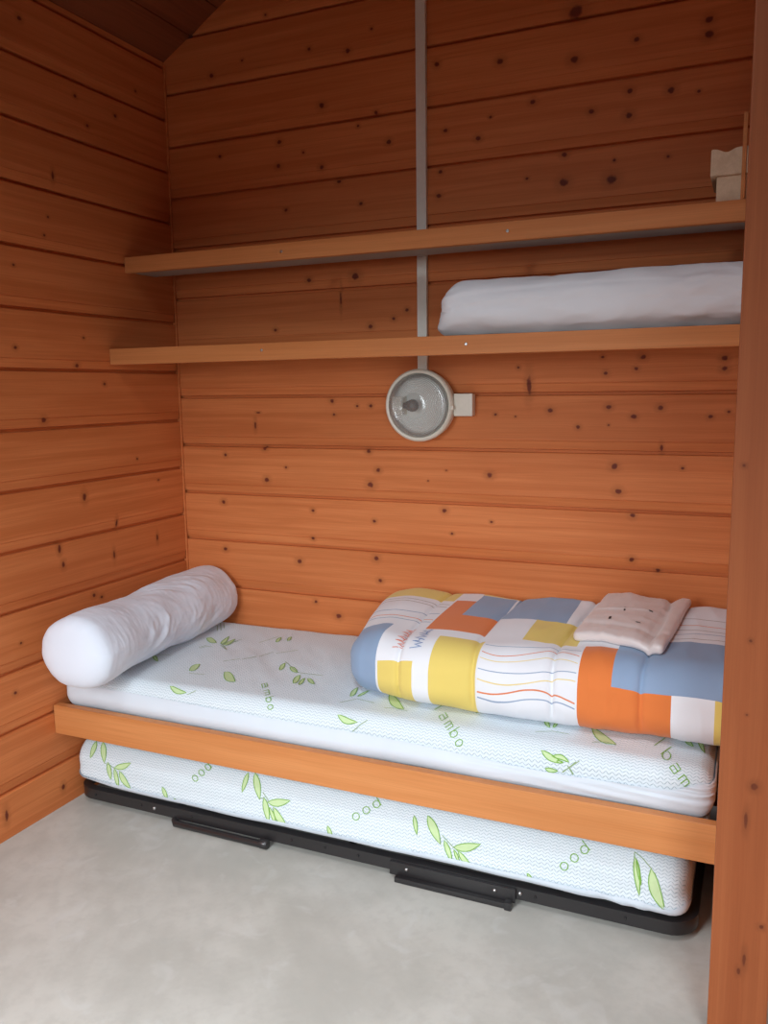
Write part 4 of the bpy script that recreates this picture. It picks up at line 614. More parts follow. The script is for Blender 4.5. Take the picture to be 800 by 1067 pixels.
PL = [('leaf',[(.0845,-.4284),(.0816,-.4397),(.0808,-.4511),(.0811,-.4625),(.0824,-.4738),(.0841,-.4849),(.0859,-.4958),(.0876,-.5064)],[(.0845,-.4284),(.0924,-.4414),(.0968,-.4536),(.0988,-.4652),(.0985,-.4761),(.0964,-.4867),(.0928,-.4967),(.0876,-.5064)]),('leaf',[(.1101,-.4256),(.1124,-.4414),(.1164,-.4556),(.1215,-.4687),(.1275,-.4809),(.1338,-.4922),(.1403,-.5029),(.1467,-.5129)],[(.1101,-.4256),(.1235,-.4374),(.1334,-.4499),(.1407,-.4626),(.1455,-.4754),(.148,-.4881),(.1486,-.5007),(.1467,-.5129)]),('leaf',[(.1881,-.5219),(.2,-.5244),(.211,-.524),(.2212,-.5214),(.2307,-.5167),(.2391,-.5101),(.2463,-.5018),(.252,-.492)],[(.1881,-.5219),(.1966,-.5141),(.2052,-.5084),(.2143,-.5039),(.2235,-.5002),(.2328,-.4971),(.2423,-.4942),(.252,-.492)]),('leaf',[(.1609,-.5073),(.1582,-.5177),(.1571,-.5268),(.1571,-.5352),(.1581,-.5429),(.1613,-.5506),(.1658,-.5584),(.1713,-.5659)],[(.1609,-.5073),(.1683,-.5144),(.1724,-.5221),(.1743,-.53),(.1742,-.5381),(.1732,-.5468),(.1723,-.556),(.1713,-.5659)]),('leaf',[(.1881,-.5232),(.1851,-.5344),(.1839,-.5446),(.1854,-.5549),(.1892,-.565),(.1933,-.5746),(.1955,-.5828),(.1955,-.5828)],[(.1881,-.5232),(.1943,-.5313),(.1977,-.5401),(.2,-.5495),(.2022,-.5599),(.2037,-.5707),(.2026,-.5811),(.2026,-.5811)]),('leaf',[(.2081,-.5294),(.206,-.5417),(.2078,-.5522),(.2132,-.5614),(.2209,-.5689),(.2302,-.5747),(.2405,-.5792),(.2513,-.5825)],[(.2081,-.5294),(.2176,-.5346),(.2242,-.5412),(.2301,-.5486),(.2359,-.5568),(.2421,-.5656),(.2478,-.5742),(.2513,-.5825)]),('leaf',[(.3755,-.5515),(.3747,-.5594),(.3761,-.5665),(.3786,-.5728),(.3817,-.5783),(.3848,-.5831),(.3862,-.5865),(.3862,-.5865)],[(.3755,-.5515),(.3818,-.5553),(.3866,-.5603),(.3904,-.566),(.393,-.5723),(.3942,-.5787),(.3933,-.5848),(.3933,-.5848)]),('leaf',[(.4198,-.5815),(.4187,-.5839),(.4182,-.5855),(.4178,-.5865),(.4173,-.5867),(.4153,-.5858),(.4153,-.5858),(.4153,-.5858)],[(.4198,-.5815),(.4229,-.5814),(.4251,-.582),(.4266,-.5831),(.4271,-.5843),(.4268,-.5857),(.4247,-.5866),(.4247,-.5866)]),('leaf',[(.6693,-.433),(.6664,-.445),(.6652,-.4569),(.6649,-.4687),(.6653,-.4802),(.6661,-.4915),(.667,-.5025),(.6678,-.5131)],[(.6693,-.433),(.6748,-.4461),(.6776,-.4585),(.6785,-.4703),(.6778,-.4816),(.6757,-.4926),(.6724,-.5031),(.6678,-.5131)]),('leaf',[(.6909,-.4271),(.6933,-.4457),(.6975,-.462),(.7027,-.4767),(.7089,-.49),(.7155,-.5022),(.7222,-.5134),(.7291,-.5236)],[(.6909,-.4271),(.7042,-.4396),(.7142,-.4531),(.7216,-.4672),(.7266,-.4815),(.7295,-.4959),(.7305,-.51),(.7291,-.5236)]),('leaf',[(.7552,-.5263),(.7666,-.5318),(.7777,-.5335),(.7887,-.5324),(.7995,-.5286),(.8101,-.5225),(.8203,-.5145),(.8297,-.5047)],[(.7552,-.5263),(.7656,-.5184),(.7761,-.5134),(.7867,-.51),(.7973,-.5077),(.808,-.5062),(.8188,-.5051),(.8297,-.5047)]),('leaf',[(.743,-.5132),(.7402,-.5268),(.7394,-.5389),(.7405,-.5505),(.7441,-.562),(.7489,-.573),(.7532,-.5829),(.7532,-.5829)],[(.743,-.5132),(.7509,-.5226),(.7557,-.5329),(.7582,-.5435),(.76,-.5552),(.7613,-.5679),(.7609,-.5803),(.7609,-.5803)]),('leaf',[(.7611,-.5402),(.7613,-.55),(.7636,-.5593),(.7671,-.5681),(.771,-.5761),(.7746,-.5831),(.7746,-.5831),(.7746,-.5831)],[(.7611,-.5402),(.7674,-.5465),(.7724,-.5538),(.7769,-.5621),(.7804,-.5707),(.7826,-.5794),(.7805,-.5862),(.7805,-.5862)]),('leaf',[(.7743,-.5375),(.7748,-.5525),(.7792,-.5656),(.7855,-.5762),(.7924,-.5837),(.7924,-.5837),(.7924,-.5837),(.7924,-.5837)],[(.7743,-.5375),(.7846,-.5437),(.7932,-.552),(.8014,-.5614),(.809,-.5712),(.8152,-.5806),(.8152,-.5806),(.8152,-.5806)]),('leaf',[(.9518,-.5592),(.9513,-.5671),(.9522,-.5739),(.9535,-.5796),(.9541,-.5837),(.9541,-.5837),(.9541,-.5837),(.9541,-.5837)],[(.9518,-.5592),(.9576,-.5634),(.9618,-.5684),(.9647,-.574),(.9661,-.5796),(.9645,-.5841),(.9645,-.5841),(.9645,-.5841)]),('leaf',[(1.2093,-.4679),(1.2091,-.4786),(1.2102,-.4883),(1.212,-.4973),(1.2144,-.5056),(1.2173,-.5133),(1.2203,-.5206),(1.2236,-.5274)],[(1.2093,-.4679),(1.2151,-.4758),(1.2192,-.4842),(1.2221,-.4929),(1.2239,-.5016),(1.2246,-.5104),(1.2245,-.5189),(1.2236,-.5274)]),('leaf',[(1.2469,-.4576),(1.2492,-.476),(1.2537,-.4911),(1.2593,-.5038),(1.266,-.5146),(1.2735,-.5238),(1.2818,-.5321),(1.2908,-.5396)],[(1.2469,-.4576),(1.2598,-.4659),(1.2699,-.4764),(1.2779,-.4883),(1.2838,-.5009),(1.2876,-.5138),(1.2899,-.5266),(1.2908,-.5396)]),('leaf',[(1.3265,-.5395),(1.3385,-.5445),(1.3499,-.5457),(1.3609,-.544),(1.3715,-.5394),(1.382,-.5327),(1.3921,-.5241),(1.4017,-.5138)],[(1.3265,-.5395),(1.337,-.5313),(1.3477,-.5258),(1.3584,-.5219),(1.3692,-.5191),(1.38,-.5169),(1.3908,-.515),(1.4017,-.5138)]),('leaf',[(1.3014,-.5252),(1.3006,-.5355),(1.3017,-.5448),(1.3045,-.5538),(1.3086,-.5624),(1.3134,-.5703),(1.3184,-.5774),(1.3227,-.5828)],[(1.3014,-.5252),(1.3083,-.5312),(1.313,-.5382),(1.3168,-.5462),(1.3197,-.5551),(1.3221,-.5648),(1.3236,-.5745),(1.3227,-.5828)]),('leaf',[(1.3278,-.5455),(1.3285,-.5523),(1.3304,-.5587),(1.3328,-.5646),(1.3357,-.5701),(1.3388,-.575),(1.3419,-.5794),(1.3445,-.5828)],[(1.3278,-.5455),(1.3322,-.5497),(1.3358,-.5547),(1.3389,-.5602),(1.3413,-.5661),(1.3433,-.5721),(1.3446,-.5779),(1.3445,-.5828)]),('leaf',[(1.3399,-.5471),(1.3421,-.5577),(1.3461,-.5663),(1.3511,-.573),(1.3572,-.5778),(1.3642,-.5809),(1.3717,-.5827),(1.3797,-.5834)],[(1.3399,-.5471),(1.3475,-.5506),(1.3541,-.5558),(1.3603,-.5616),(1.366,-.5677),(1.3715,-.5738),(1.3765,-.5794),(1.3797,-.5834)]),('leaf',[(1.5267,-.5688),(1.5274,-.5729),(1.5289,-.5762),(1.5307,-.5786),(1.5329,-.5805),(1.5354,-.5818),(1.538,-.5828),(1.5408,-.5834)],[(1.5267,-.5688),(1.5305,-.5695),(1.5335,-.5711),(1.536,-.5732),(1.538,-.5758),(1.5395,-.5786),(1.5406,-.5813),(1.5408,-.5834)]),('leaf',[(1.7874,-.4541),(1.7865,-.4733),(1.7874,-.4913),(1.7892,-.5075),(1.7919,-.5221),(1.7952,-.5357),(1.7989,-.5487),(1.8035,-.562)],[(1.7874,-.4541),(1.794,-.4701),(1.7987,-.4866),(1.8018,-.5024),(1.8036,-.518),(1.8042,-.5328),(1.804,-.5468),(1.8035,-.562)]),('leaf',[(1.8277,-.4827),(1.8241,-.5057),(1.824,-.5247),(1.8268,-.5404),(1.8324,-.5538),(1.841,-.5666),(1.8514,-.5777),(1.863,-.5865)],[(1.8277,-.4827),(1.8373,-.4965),(1.8439,-.5116),(1.849,-.5264),(1.8529,-.5407),(1.8566,-.5557),(1.8603,-.5718),(1.863,-.5865)]),('leaf',[(1.7919,-.461),(1.7927,-.4735),(1.7943,-.4856),(1.7963,-.4965),(1.7987,-.5072),(1.8014,-.5171),(1.8043,-.5267),(1.8073,-.5354)],[(1.7919,-.461),(1.7961,-.4718),(1.7994,-.4831),(1.8019,-.4937),(1.8039,-.5047),(1.8055,-.5152),(1.8066,-.5256),(1.8073,-.5354)]),('stem',[(.1467,-.5129),(.1546,-.5136),(.1625,-.5142),(.1704,-.515),(.1773,-.5184),(.1842,-.5218),(.1909,-.5251)]),('stem',[(.1704,-.515),(.1727,-.525),(.1742,-.5348),(.1752,-.5444)]),('stem',[(.7291,-.5216),(.7341,-.5187),(.7391,-.5158),(.7441,-.5129)]),('stem',[(.7379,-.4971),(.7464,-.5068),(.7543,-.516),(.7617,-.525)]),('stem',[(1.2902,-.5385),(1.2896,-.5327),(1.2889,-.5268),(1.2881,-.5208)]),('stem',[(1.2952,-.5115),(1.3059,-.5211),(1.3163,-.5304),(1.3265,-.5395)]),('stem',[(1.3254,-.5368),(1.3303,-.5407),(1.3354,-.5448),(1.3405,-.5489)]),('stem',[(1.7862,-.4393),(1.7933,-.4453),(1.8004,-.4512),(1.8075,-.4569),(1.8149,-.4663),(1.8222,-.4749),(1.8294,-.4837)]),('stem',[(1.7862,-.4393),(1.7865,-.45),(1.7868,-.4602),(1.7869,-.4701)]),('ring',[(.504,-.4913),(.5078,-.4961),(.5091,-.5016),(.5073,-.5061),(.5031,-.5087),(.4978,-.5087),(.4928,-.506),(.4892,-.5014),(.4879,-.4959),(.4893,-.4911),(.4931,-.4884),(.4985,-.4884)]),('ring',[(.5199,-.4647),(.5244,-.4699),(.5264,-.4758),(.5255,-.4808),(.5217,-.4836),(.5164,-.4835),(.5109,-.4806),(.5065,-.4755),(.5044,-.4696),(.5052,-.4644),(.5087,-.4615),(.5141,-.4616)]),('ring',[(.5328,-.4363),(.5379,-.4419),(.5406,-.4482),(.5401,-.4535),(.5367,-.4565),(.5314,-.4564),(.5255,-.4532),(.5206,-.4478),(.5179,-.4414),(.5181,-.4359),(.5213,-.4328),(.5267,-.4329)]),('line',[(.5432,-.4446),(.526,-.4308),(.5078,-.4165)]),('ring',[(1.0503,-.5043),(1.0524,-.5098),(1.0514,-.5158),(1.0477,-.5206),(1.0424,-.5233),(1.0369,-.5229),(1.0328,-.5197),(1.0311,-.5144),(1.032,-.5084),(1.0354,-.5032),(1.0405,-.5004),(1.046,-.5008)]),('ring',[(1.0773,-.476),(1.0799,-.482),(1.0796,-.4886),(1.0766,-.494),(1.0717,-.4969),(1.0662,-.4965),(1.0618,-.4929),(1.0593,-.4871),(1.0596,-.4804),(1.0624,-.4748),(1.0671,-.4718),(1.0726,-.4722)]),('ring',[(1.102,-.4457),(1.1049,-.4522),(1.1051,-.4592),(1.1025,-.465),(1.0978,-.468),(1.0924,-.4676),(1.0877,-.4638),(1.0848,-.4575),(1.0846,-.4504),(1.0871,-.4444),(1.0916,-.4412),(1.0971,-.4417)]),('line',[(1.1092,-.4555),(1.0972,-.4394),(1.0845,-.4227)]),('ring',[(1.6279,-.5182),(1.6303,-.5231),(1.63,-.5288),(1.6272,-.5338),(1.6226,-.5367),(1.6174,-.5369),(1.6131,-.5343),(1.6108,-.5296),(1.6111,-.524),(1.6139,-.5189),(1.6184,-.5158),(1.6236,-.5155)]),('ring',[(1.6514,-.4883),(1.654,-.4938),(1.6541,-.5002),(1.6516,-.5056),(1.6472,-.5089),(1.6421,-.5091),(1.6377,-.5063),(1.6352,-.5011),(1.6351,-.4947),(1.6376,-.489),(1.6418,-.4854),(1.6469,-.4852)]),('ring',[(1.6735,-.4556),(1.6763,-.4616),(1.6766,-.4686),(1.6744,-.4746),(1.6701,-.4781),(1.6651,-.4784),(1.6606,-.4752),(1.6579,-.4694),(1.6576,-.4624),(1.6598,-.4562),(1.664,-.4525),(1.669,-.4523)]),('line',[(1.6804,-.4643),(1.6691,-.45),(1.6576,-.435)])]

def prints(bvh, P, parent):
    bf, bo, bs, bt = bmesh.new(), bmesh.new(), bmesh.new(), bmesh.new()
    for it in P:
        if it[0] == 'leaf': leaf(bf, bo, bvh, it[1], it[2])
        elif it[0] == 'stem': ribbon(bs, bvh, it[1], .0021, .0019)
        else: ribbon(bt, bvh, it[1], .0024, .0019, it[0] == 'ring')
    for nm, b, m, lb in (('leaf_print', bf, 'leaf', 'pale green printed leaves'), ('leaf_outline', bo, 'leafline', 'darker green leaf outlines'),
                     ('stem_print', bs, 'stem', 'thin green printed stems'), ('lettering', bt, 'leafline', 'thin green outlined lettering reading bamboo')):
        if len(b.verts):
            o = link(nm, b, M[m], parent); o['label'] = lb; o['kind'] = 'stuff'
        else: b.free()
prints(upper_bvh, PU, mu); prints(lower_bvh, PL, ml)

# ------------------------------------------------------------------ folding steel bed frame
FZ0, FZ1 = .020, .054
t = thing('folding_bed_frame', (.97, -.35, 0), 'black steel folding bed frame on the floor beneath the lower mattress', 'bed frame')
def loop(x0, x1, y0, y1, r, z, k=8):
    pts = []
    for cx, cy, a0 in ((x1-r, y0+r, -90), (x1-r, y1-r, 0), (x0+r, y1-r, 90), (x0+r, y0+r, 180)):
        for i in range(k+1):
            a = radians(a0+90*i/k); pts.append((cx+r*cos(a), cy+r*sin(a), z))
    return pts
bm = bmesh.new()
ang = [(0,0),(.003,0),(.003,FZ1-FZ0),(-.024,FZ1-FZ0),(-.024,FZ1-FZ0-.003),(0,FZ1-FZ0-.003)]
sweep(bm, loop(.012, 1.934, -.664, -.06, .07, FZ0), ang, True)
rail = link('angle_rail', bm, M['black'], t, True, 30)
def cxs(px): return px
BOLTS = [(.10,0),(.285,0),(.337,1),(.478,0),(.83,0),(.94,0),(1.045,0),(1.30,0),(1.508,1),(1.548,0),(1.772,0)]
for x, big in BOLTS:
    bm = bmesh.new(); r = .0055 if big else .0038
    lathe(bm, [(r,0),(r,.0015),(r*.8,.0035),(r*.3,.0045),(.0003,.0046)], (x, -.667, .038), '-y', 16)
    o = link('bolt', bm, M['steel'] if big else M['dark'], rail, True); 
    if not big: o['label'] = 'small dark bolt hole plug'
for x0, x1, dy in ((.412, .742, 0), (1.165, 1.478, 1)):
    bm = bmesh.new()
    pts = [(x0, -.676, .013), (x1, -.684, .013)]
    if dy == 0:
        sweep(bm, [(x0, -.640, .030), (x0+.003, -.668, .014), (x0+.015, -.679, .0115), (x1, -.681, .0115)], circ(.0105, 14))
        lathe(bm, [(.001,-.012),(.014,-.012),(.0145,-.008),(.0145,.010),(.012,.013),(.001,.013)], (x1+.004, -.681, .0150), 'x', 20)
    else:
        box(bm, x0-.02, x1+.02, -.676, -.668, .012, .050, .002)
        box(bm, x0, x1+.01, -.692, -.6765, .001, .016, .003)
        box(bm, x1-.004, x1+.014, -.697, -.6765, .001, .022, .002)
    link('folded_leg', bm, M['black'], t, True, 40)
    for xx in (x0+.03, x1-.035):
        if dy:
            bm = bmesh.new(); lathe(bm, [(.005,0),(.005,.002),(.003,.004),(.0003,.0045)], (xx, -.676, .036), '-y', 16)
            link('rivet', bm, M['steel'], t, True)
for x in (.40, 1.0, 1.6):
    bm = bmesh.new(); sweep(bm, [(x, -.655, .034), (x, -.07, .034)], circ(.010, 12)); link('cross_bar', bm, M['black'], t, True, 40)
for x in (.35, 1.55):
    bm = bmesh.new(); sweep(bm, [(x, -.10, .036), (x, -.10, .0105), (x+.3, -.10, .0105)], circ(.0100, 12)); link('folded_leg', bm, M['black'], t, True, 40)

# ------------------------------------------------------------------ bolster
def top_at(x, y, dflt=.30):
    h = upper_bvh.ray_cast(Vector((min(max(x, .03), 1.95), y, 1.)), Vector((0,0,-1)))[0]
    return (h.z if h is not None and h.z > .34 else dflt) + .0018
def bolster():
    a = Vector((.198, -.842, .568)); b = Vector((.128, -.014, .565)); R = .113
    ax = (b-a).normalized(); s1 = Vector((0,0,1)).cross(ax).normalized(); s2 = ax.cross(s1)
    L = (b-a).length; NT_, NA = 230, 150; bm = bmesh.new(); rows = []
    for i in range(NT_+1):
        t = i/NT_
        # ends crowd the samples
        u = .5 - .5*cos(pi*t); u = .5*u + .5*t if .08 < t < .92 else u*.5+.5*t
        e = min(u, 1-u)*L
        cap = .055 if u < .5 else .045
        k = 1. if e > cap else max(.0, 1 - (1-e/cap)**2.6)**(1/2.6)
        row = []
        if k < .02: k = .02
        for j in range(NA):
            an = 2*pi*j/NA; r = R*k
            body = smooth01(e/.09)
            r *= 1 + .035*sin(u*9+1)*body + .075*noise.noise(Vector((u*6, cos(an)*1.2, sin(an)*1.2)))
            mid = exp(-((u-.55)/.28)**2)
            # creases run slantwise around the roll
            wv = Vector((u*9 + 2.2*cos(an+.6), 1.1*cos(an)+u*3, 1.1*sin(an)))
            msk = smooth01(.5+1.6*noise.noise(Vector((u*5+9, cos(an)*1.2, sin(an)*1.2))))
            r += k*body*(.0052*mid+.0014)*(.25+msk)*(ridged(wv, 2)-.8)
            wv2 = Vector((u*34, cos(an)*1.5+u*9, sin(an)*1.5+4))
            r += k*body*.0007*(ridged(wv2, 2)-.8)
            # radial gathers on the end caps
            r += k*(1-body)*.0030*noise.noise(Vector((cos(an)*4, sin(an)*4, u*3)))
            p = a + ax*(u*L) + (s1*cos(an)*1.06 + s2*sin(an)*.98)*r
            zmin = top_at(p.x, p.y)
            if p.z < zmin: p.z = zmin + .0006
            if p.x < .004: p.x = .004 + (p.x-.004)*.05
            row.append(bm.verts.new(p))
        rows.append(row)
    for A, B in zip(rows, rows[1:]):
        for j in range(NA): bm.faces.new((A[j], A[(j+1)%NA], B[(j+1)%NA], B[j]))
    bm.faces.new(rows[0]); bm.faces.new(rows[-1])
    return bm
o = link('bolster_pillow', bolster(), M['sheet'], None, True)
set_origin(o, (.165, -.42, .458))
tag(o, 'long white round bolster pillow, wrinkled, lying at the head end against the left wall', 'bolster')

# ------------------------------------------------------------------ folded bedding on the lower shelf
def dS(p, n):
    q = p.copy(); x = p.x
    e = smooth01((x-1.15)/.10)
    h = (p.z-1.478)/.158
    q.z = 1.478 + (p.z-1.478)*(.90 + .10*e + .03*smooth01((x-1.35)/.5) + .03*noise.noise(Vector((x*4, p.y*4, 2))))
    q += n*(.006*fbm(Vector((x*5, p.y*8, p.z*9)), 2))
    q.x -= .030*smooth01((1.545-p.z)/.05)*smooth01((1.25-x)/.07)
    lf = exp(-((x-1.17)/.07)**2)
    q += n*lf*.0045*(ridged(Vector((x*10, p.y*12, p.z*26)), 2)-1)
    q += n*.0034*(ridged(Vector((x*4+p.z*9, p.y*5, p.z*16-x*4)), 2)-1)
    rt = smooth01((x-1.72)/.15)
    q += n*rt*.0035*(ridged(Vector((x*9+p.z*20, 3, p.z*14-x*6)), 2)-1)
    # long fold lines along the roll
    q.y += .003*exp(-((p.z-1.585-.012*sin(x*5))/.006)**2)
    if q.z < 1.4785: q.z = 1.4785
    q.y = min(q.y, -.02); q.x = min(q.x, 1.9715)
    return q
bm = bmesh.new(); rounded(bm, (1.166, -.352, 1.478), (2.04, -.022, 1.634), (.058,.072,.066), (.007,.01,.007), dS)
o = link('folded_bedding', bm, M['sheet2'], None, True); set_origin(o, (1.56, -.19, 1.478))
tag(o, 'thick folded white sheet bundle lying on the lower shelf beside the post', 'bedding')

# ------------------------------------------------------------------ duvet
SEAMS = [1.13, 1.355, 1.575, 1.795]
D0, D1 = Vector((.868, -.612, .462)), Vector((2.05, -.022, .675))
def dD(p, n):
    q = p.copy(); h = (p.z-.462)/.213; f = smooth01((-p.y-.05)/.6)
    q.y += .055*f*smooth01((1.20-p.x)/.30); q.x += .085*f*smooth01((1.15-p.x)/.28)
    q.z = .462 + (p.z-.462)*(1.0 + .10*smooth01((p.x-1.1)/.9) - .14*f - .08*smooth01((1.02-p.x)/.16) + .03*noise.noise(Vector((p.x*3, p.y*3, 4))))
    s = 0
    for k, sx in enumerate(SEAMS):
        xx = p.x - sx - .012*sin(p.y*7+k)
        s += (1.0, .9, 1.0, 1.0)[k]*exp(-(abs(xx)/(.0075 if k else .006))**1.0)
    lower = smooth01((p.z-.465)/.05)
    q -= n*.014*s*lower
    q += n*.0035*cos((p.x-1.24)*2*pi/.222)*lower
    q += n*.006*fbm(Vector((p.x*4, p.y*4, p.z*5+2)), 2)
    q += n*.0035*(ridged(Vector((p.x*10, p.y*3, p.z*4)), 2)-1)*smooth01((p.x-1.2)/.3)
    # the fold's open layers show as a soft crease low on the front
    q.y += .010*exp(-((p.z-.487-.004*sin(p.x*6))/.006)**2)*smooth01((-p.y-.5)/.1)*0
    floorz = top_at(q.x, q.y)
    if q.z < floorz: q.z = floorz
    q.y = min(q.y, -.016); q.x = min(q.x, 1.9725)
    return q
bm = bmesh.new(); rounded(bm, D0, D1, (.075,.088,.088), (.0044,.009,.0075), dD)
bm.normal_update(); duvet_bvh = BVHTree.FromBMesh(bm)
duv = link('folded_duvet', bm, M['duvet'], None, True)
DV = Vector((1.4, -.33, .462)); set_origin(duv, DV)
tag(duv, 'folded quilted duvet with orange, yellow, blue and white blocks and wavy lines on the bed', 'duvet')
def scribble(nm, mat, x0, w0, x1, w1, hgt):
    """three joined zig-zag letters stitched along a line"""
    bm = bmesh.new(); dx, dw = x1-x0, w1-w0; L = sqrt(dx*dx+dw*dw); ux, uw = dx/L, dw/L; vx, vw = -uw, ux
    zz = [(0,1),(.08,0),(.15,.7),(.22,0),(.30,1),(.30,.45),(.42,.45),(.36,0),(.46,1),(.52,0),(.60,.75),(.66,0),(.74,1),(.82,.1),(.9,.9),(1,.05),(.84,.35),(.7,.3)]
    q = [(x0+ux*a*L+vx*b*hgt, w0+uw*a*L+vw*b*hgt) for a, b in zz]
    r = [q[0]]
    for p0, p1 in zip(q, q[1:]): r += [((p0[0]*(3-s)+p1[0]*s)/3, (p0[1]*(3-s)+p1[1]*s)/3) for s in (1,2,3)]
    ribbon(bm, duvet_bvh, r, .0026, .0022)
    o = link(nm, bm, M[mat], None); o.data.transform(Matrix.Translation(-DV)); o.parent = duv; return o
for nm, mat, bx in (('orange_lettering', 'letter_orange', 1.150), ('blue_lettering', 'letter_blue', 1.203)):
    o = scribble(nm, mat, bx, .052, bx, .180, .034); o['label'] = nm.split('_')[0] + ' scribbled printed letters'


# ------------------------------------------------------------------ folded linen packet on the duvet
def duvet_top(x, y):
    h = duvet_bvh.ray_cast(Vector((x, y, 1.)), Vector((0,0,-1)))[0]
    return h.z if h is not None else .65
TW0, TW1 = Vector((1.588, -.500, 0)), Vector((1.832, -.085, .028))
def skew(p):
    q = p.copy(); u = (p.x-TW0.x)/(TW1.x-TW0.x); v = (p.y-TW0.y)/(TW1.y-TW0.y)
    q.x += .030*v - .008*u*(1-v); q.y += .045*(1-v)*(1-u) - .02*(1-v)*u
    return q
def dT(p, n):
    u = (p.x-TW0.x)/(TW1.x-TW0.x); v = (p.y-TW0.y)/(TW1.y-TW0.y); h = p.z
    q = skew(p)
    up = smooth01((h-.006)/.016)
    e = .0035*exp(-((v-.09)/.05)**2) + .005*exp(-((u-.90)/.055)**2) - .004*exp(-((u-.79)/.03)**2) - .003*exp(-((v-.22)/.03)**2)
    e += .0045*exp(-((v-.55-.1*u)/.02)**2)*smooth01((.75-u)/.1)
    e += .0018*ridged(Vector((u*3, v*7, 2)), 2) + .0012*ridged(Vector((u*9, v*3, 6)), 2)
    q.z = duvet_top(q.x, q.y) + .0012 + h*.85 + up*e
    return q
bm = bmesh.new(); rounded(bm, TW0, TW1, (.012,.014,.0125), (.006,.007,.004), dT)
tw = link('folded_linen', bm, M['towel'], None, True)
TV = Vector((1.72, -.30, .665)); set_origin(tw, TV)
tag(tw, 'folded shiny off-white linen packet lying on top of the patterned duvet', 'linen')
tw_bvh_bm = bmesh.new(); tw_bvh_bm.from_mesh(tw.data); tw_bvh = BVHTree.FromBMesh(tw_bvh_bm); tw_bvh_bm.free()
for x, y, dx, dy in ((1.695,-.255,.006,.028), (1.765,-.250,.012,.004), (1.668,-.345,.008,.026), (1.745,-.365,.014,.004)):
    bm = bmesh.new(); q = []
    for sx, sy in ((-.3,-1),(.5,-.9),(.3,1),(-.5,.9)):
        X, Y = x+sx*dx, y+sy*dy*.5
        h = tw_bvh.ray_cast(Vector((X-TV.x, Y-TV.y, 1.)), Vector((0,0,-1)))[0]
        q.append(Vector((X, Y, (h.z if h is not None else .03)+TV.z+.0012)))
    f = bm.faces.new([bm.verts.new(p) for p in q]); r = bmesh.ops.extrude_face_region(bm, geom=[f])
    for v in r['geom']:
        if isinstance(v, bmesh.types.BMVert): v.co.z -= .0008
    o = link('stitch_mark', bm, M['dark'], tw); o['label'] = 'small dark printed mark'


# ------------------------------------------------------------------ raw wood blocks on the upper shelf
def block(x0, x1, y0, y1, z0, z1, dip, label):
    bm = bmesh.new(); n = 24; lo = [(x0, z0), (x1, z0)]; up = []
    for i in range(n+1):
        t = i/n; up.append((x1 + (x0-x1)*t, z1 - dip*exp(-((t-.62)/.17)**2)))
    prof = lo + up; rows = [[bm.verts.new((x, y, z)) for x, z in prof] for y in (y0, y1)]
    m = len(prof)
    for j in range(m): bm.faces.new((rows[0][j], rows[0][(j+1)%m], rows[1][(j+1)%m], rows[1][j]))
    bm.faces.new(rows[0]); bm.faces.new(rows[1])
    es = [e for e in bm.edges if e.calc_length() > .03]
    bmesh.ops.bevel(bm, geom=[e for e in es], offset=.0015, segments=2, affect='EDGES')
    o = link('wooden_block', bm, M['raw'], None, True, 30); set_origin(o, ((x0+x1)/2, (y0+y1)/2, z0))
    return tag(o, label, 'wood block')
block(1.889, 1.970, -.255, -.06, 1.7895, 1.852, 0, 'pale raw wood block lying directly on the upper shelf, below the notched one')
block(1.874, 1.970, -.262, -.06, 1.8525, 1.917, .010, 'pale raw wood block with a dipped top, stacked over the plain one')
bm = bmesh.new(); box(bm, 1.9465, 1.9560, -.2685, -.2635, 1.790, 1.995, .001)
# thin pale upright strip against the partition
o = link('wooden_strip', bm, M['lip']); set_origin(o, (1.951, -.266, 1.790))
tag(o, 'thin upright wooden strip between the stacked blocks and the post', 'strip')

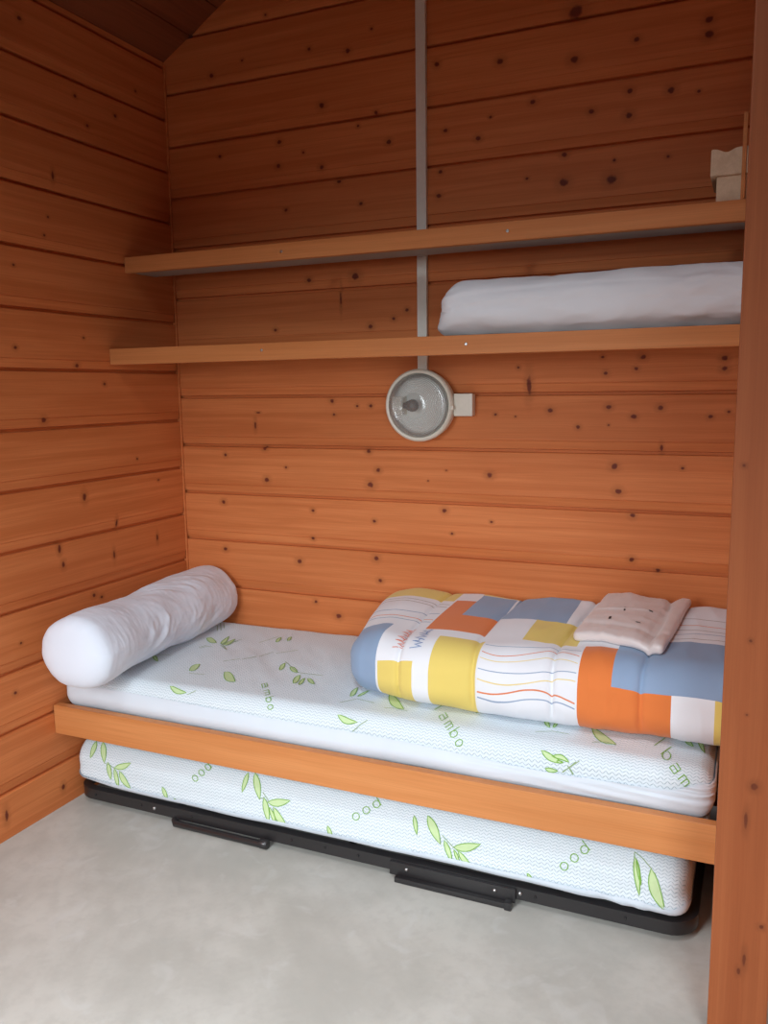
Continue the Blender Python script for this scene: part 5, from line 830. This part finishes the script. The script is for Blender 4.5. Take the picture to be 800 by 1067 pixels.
# ------------------------------------------------------------------ light
w = bpy.data.worlds.new('sky'); bpy.context.scene.world = w; w.use_nodes = True
bg = w.node_tree.nodes['Background']; bg.inputs[0].default_value = (.80,.90,1.0,1); bg.inputs[1].default_value = .2
L = bpy.data.lights.new('doorway_daylight', 'AREA'); L.shape = 'RECTANGLE'; L.size = 1.0; L.size_y = .95
L.energy = 20.5; L.color = (.88,.95,1.0)
lo = bpy.data.objects.new('doorway_daylight', L); C.objects.link(lo)
L.spread = radians(94)
lo.location = ((DX0+DX1)/2, FY-.02, 1.40); lo.rotation_euler = Euler((radians(90-38), 0, radians(-4)), 'XYZ')

W = bpy.data.lights.new('window_fill', 'AREA'); W.shape = 'RECTANGLE'; W.size = WX1-WX0-.1; W.size_y = WZ1-WZ0-.1  # added fill from the right for the bolster side and lower left wall
W.energy = 16; W.color = (.86,.94,1.0); W.spread = radians(90)
wo = bpy.data.objects.new('window_fill', W); C.objects.link(wo)
wo.location = ((WX0+WX1)/2, FY-.03, (WZ0+WZ1)/2); wo.rotation_euler = Euler((radians(90-42), 0, radians(30)), 'XYZ')

K = bpy.data.lights.new('roof_fill', 'AREA'); K.shape = 'RECTANGLE'; K.size = .75; K.size_y = .75  # added overhead fill that brightens the mattress and bedding tops
K.energy = 15.5; K.color = (.84,.93,1.0); K.spread = radians(96)
ko = bpy.data.objects.new('roof_fill', K); C.objects.link(ko)
ko.location = (1.25, -2.35, EAVE + SL*1.25 - .05); ko.rotation_euler = Euler((radians(22), 0, radians(4)), 'XYZ')

# ------------------------------------------------------------------ camera
cam = bpy.data.cameras.new('camera'); co = bpy.data.objects.new('camera', cam); C.objects.link(co)
cam.sensor_fit = 'VERTICAL'; cam.sensor_height = 36.; cam.lens = 874.21/1067*36
co.location = (2.00824, -2.63287, 1.33124)
co.rotation_euler = (radians(81.66291586), radians(.73990149), radians(23.76268977))
bpy.context.scene.camera = co
vs = bpy.context.scene.view_settings
vs.view_transform = 'Standard'; vs.look = 'None'; vs.gamma = 1.; vs.exposure = 0.; vs.use_curve_mapping = False
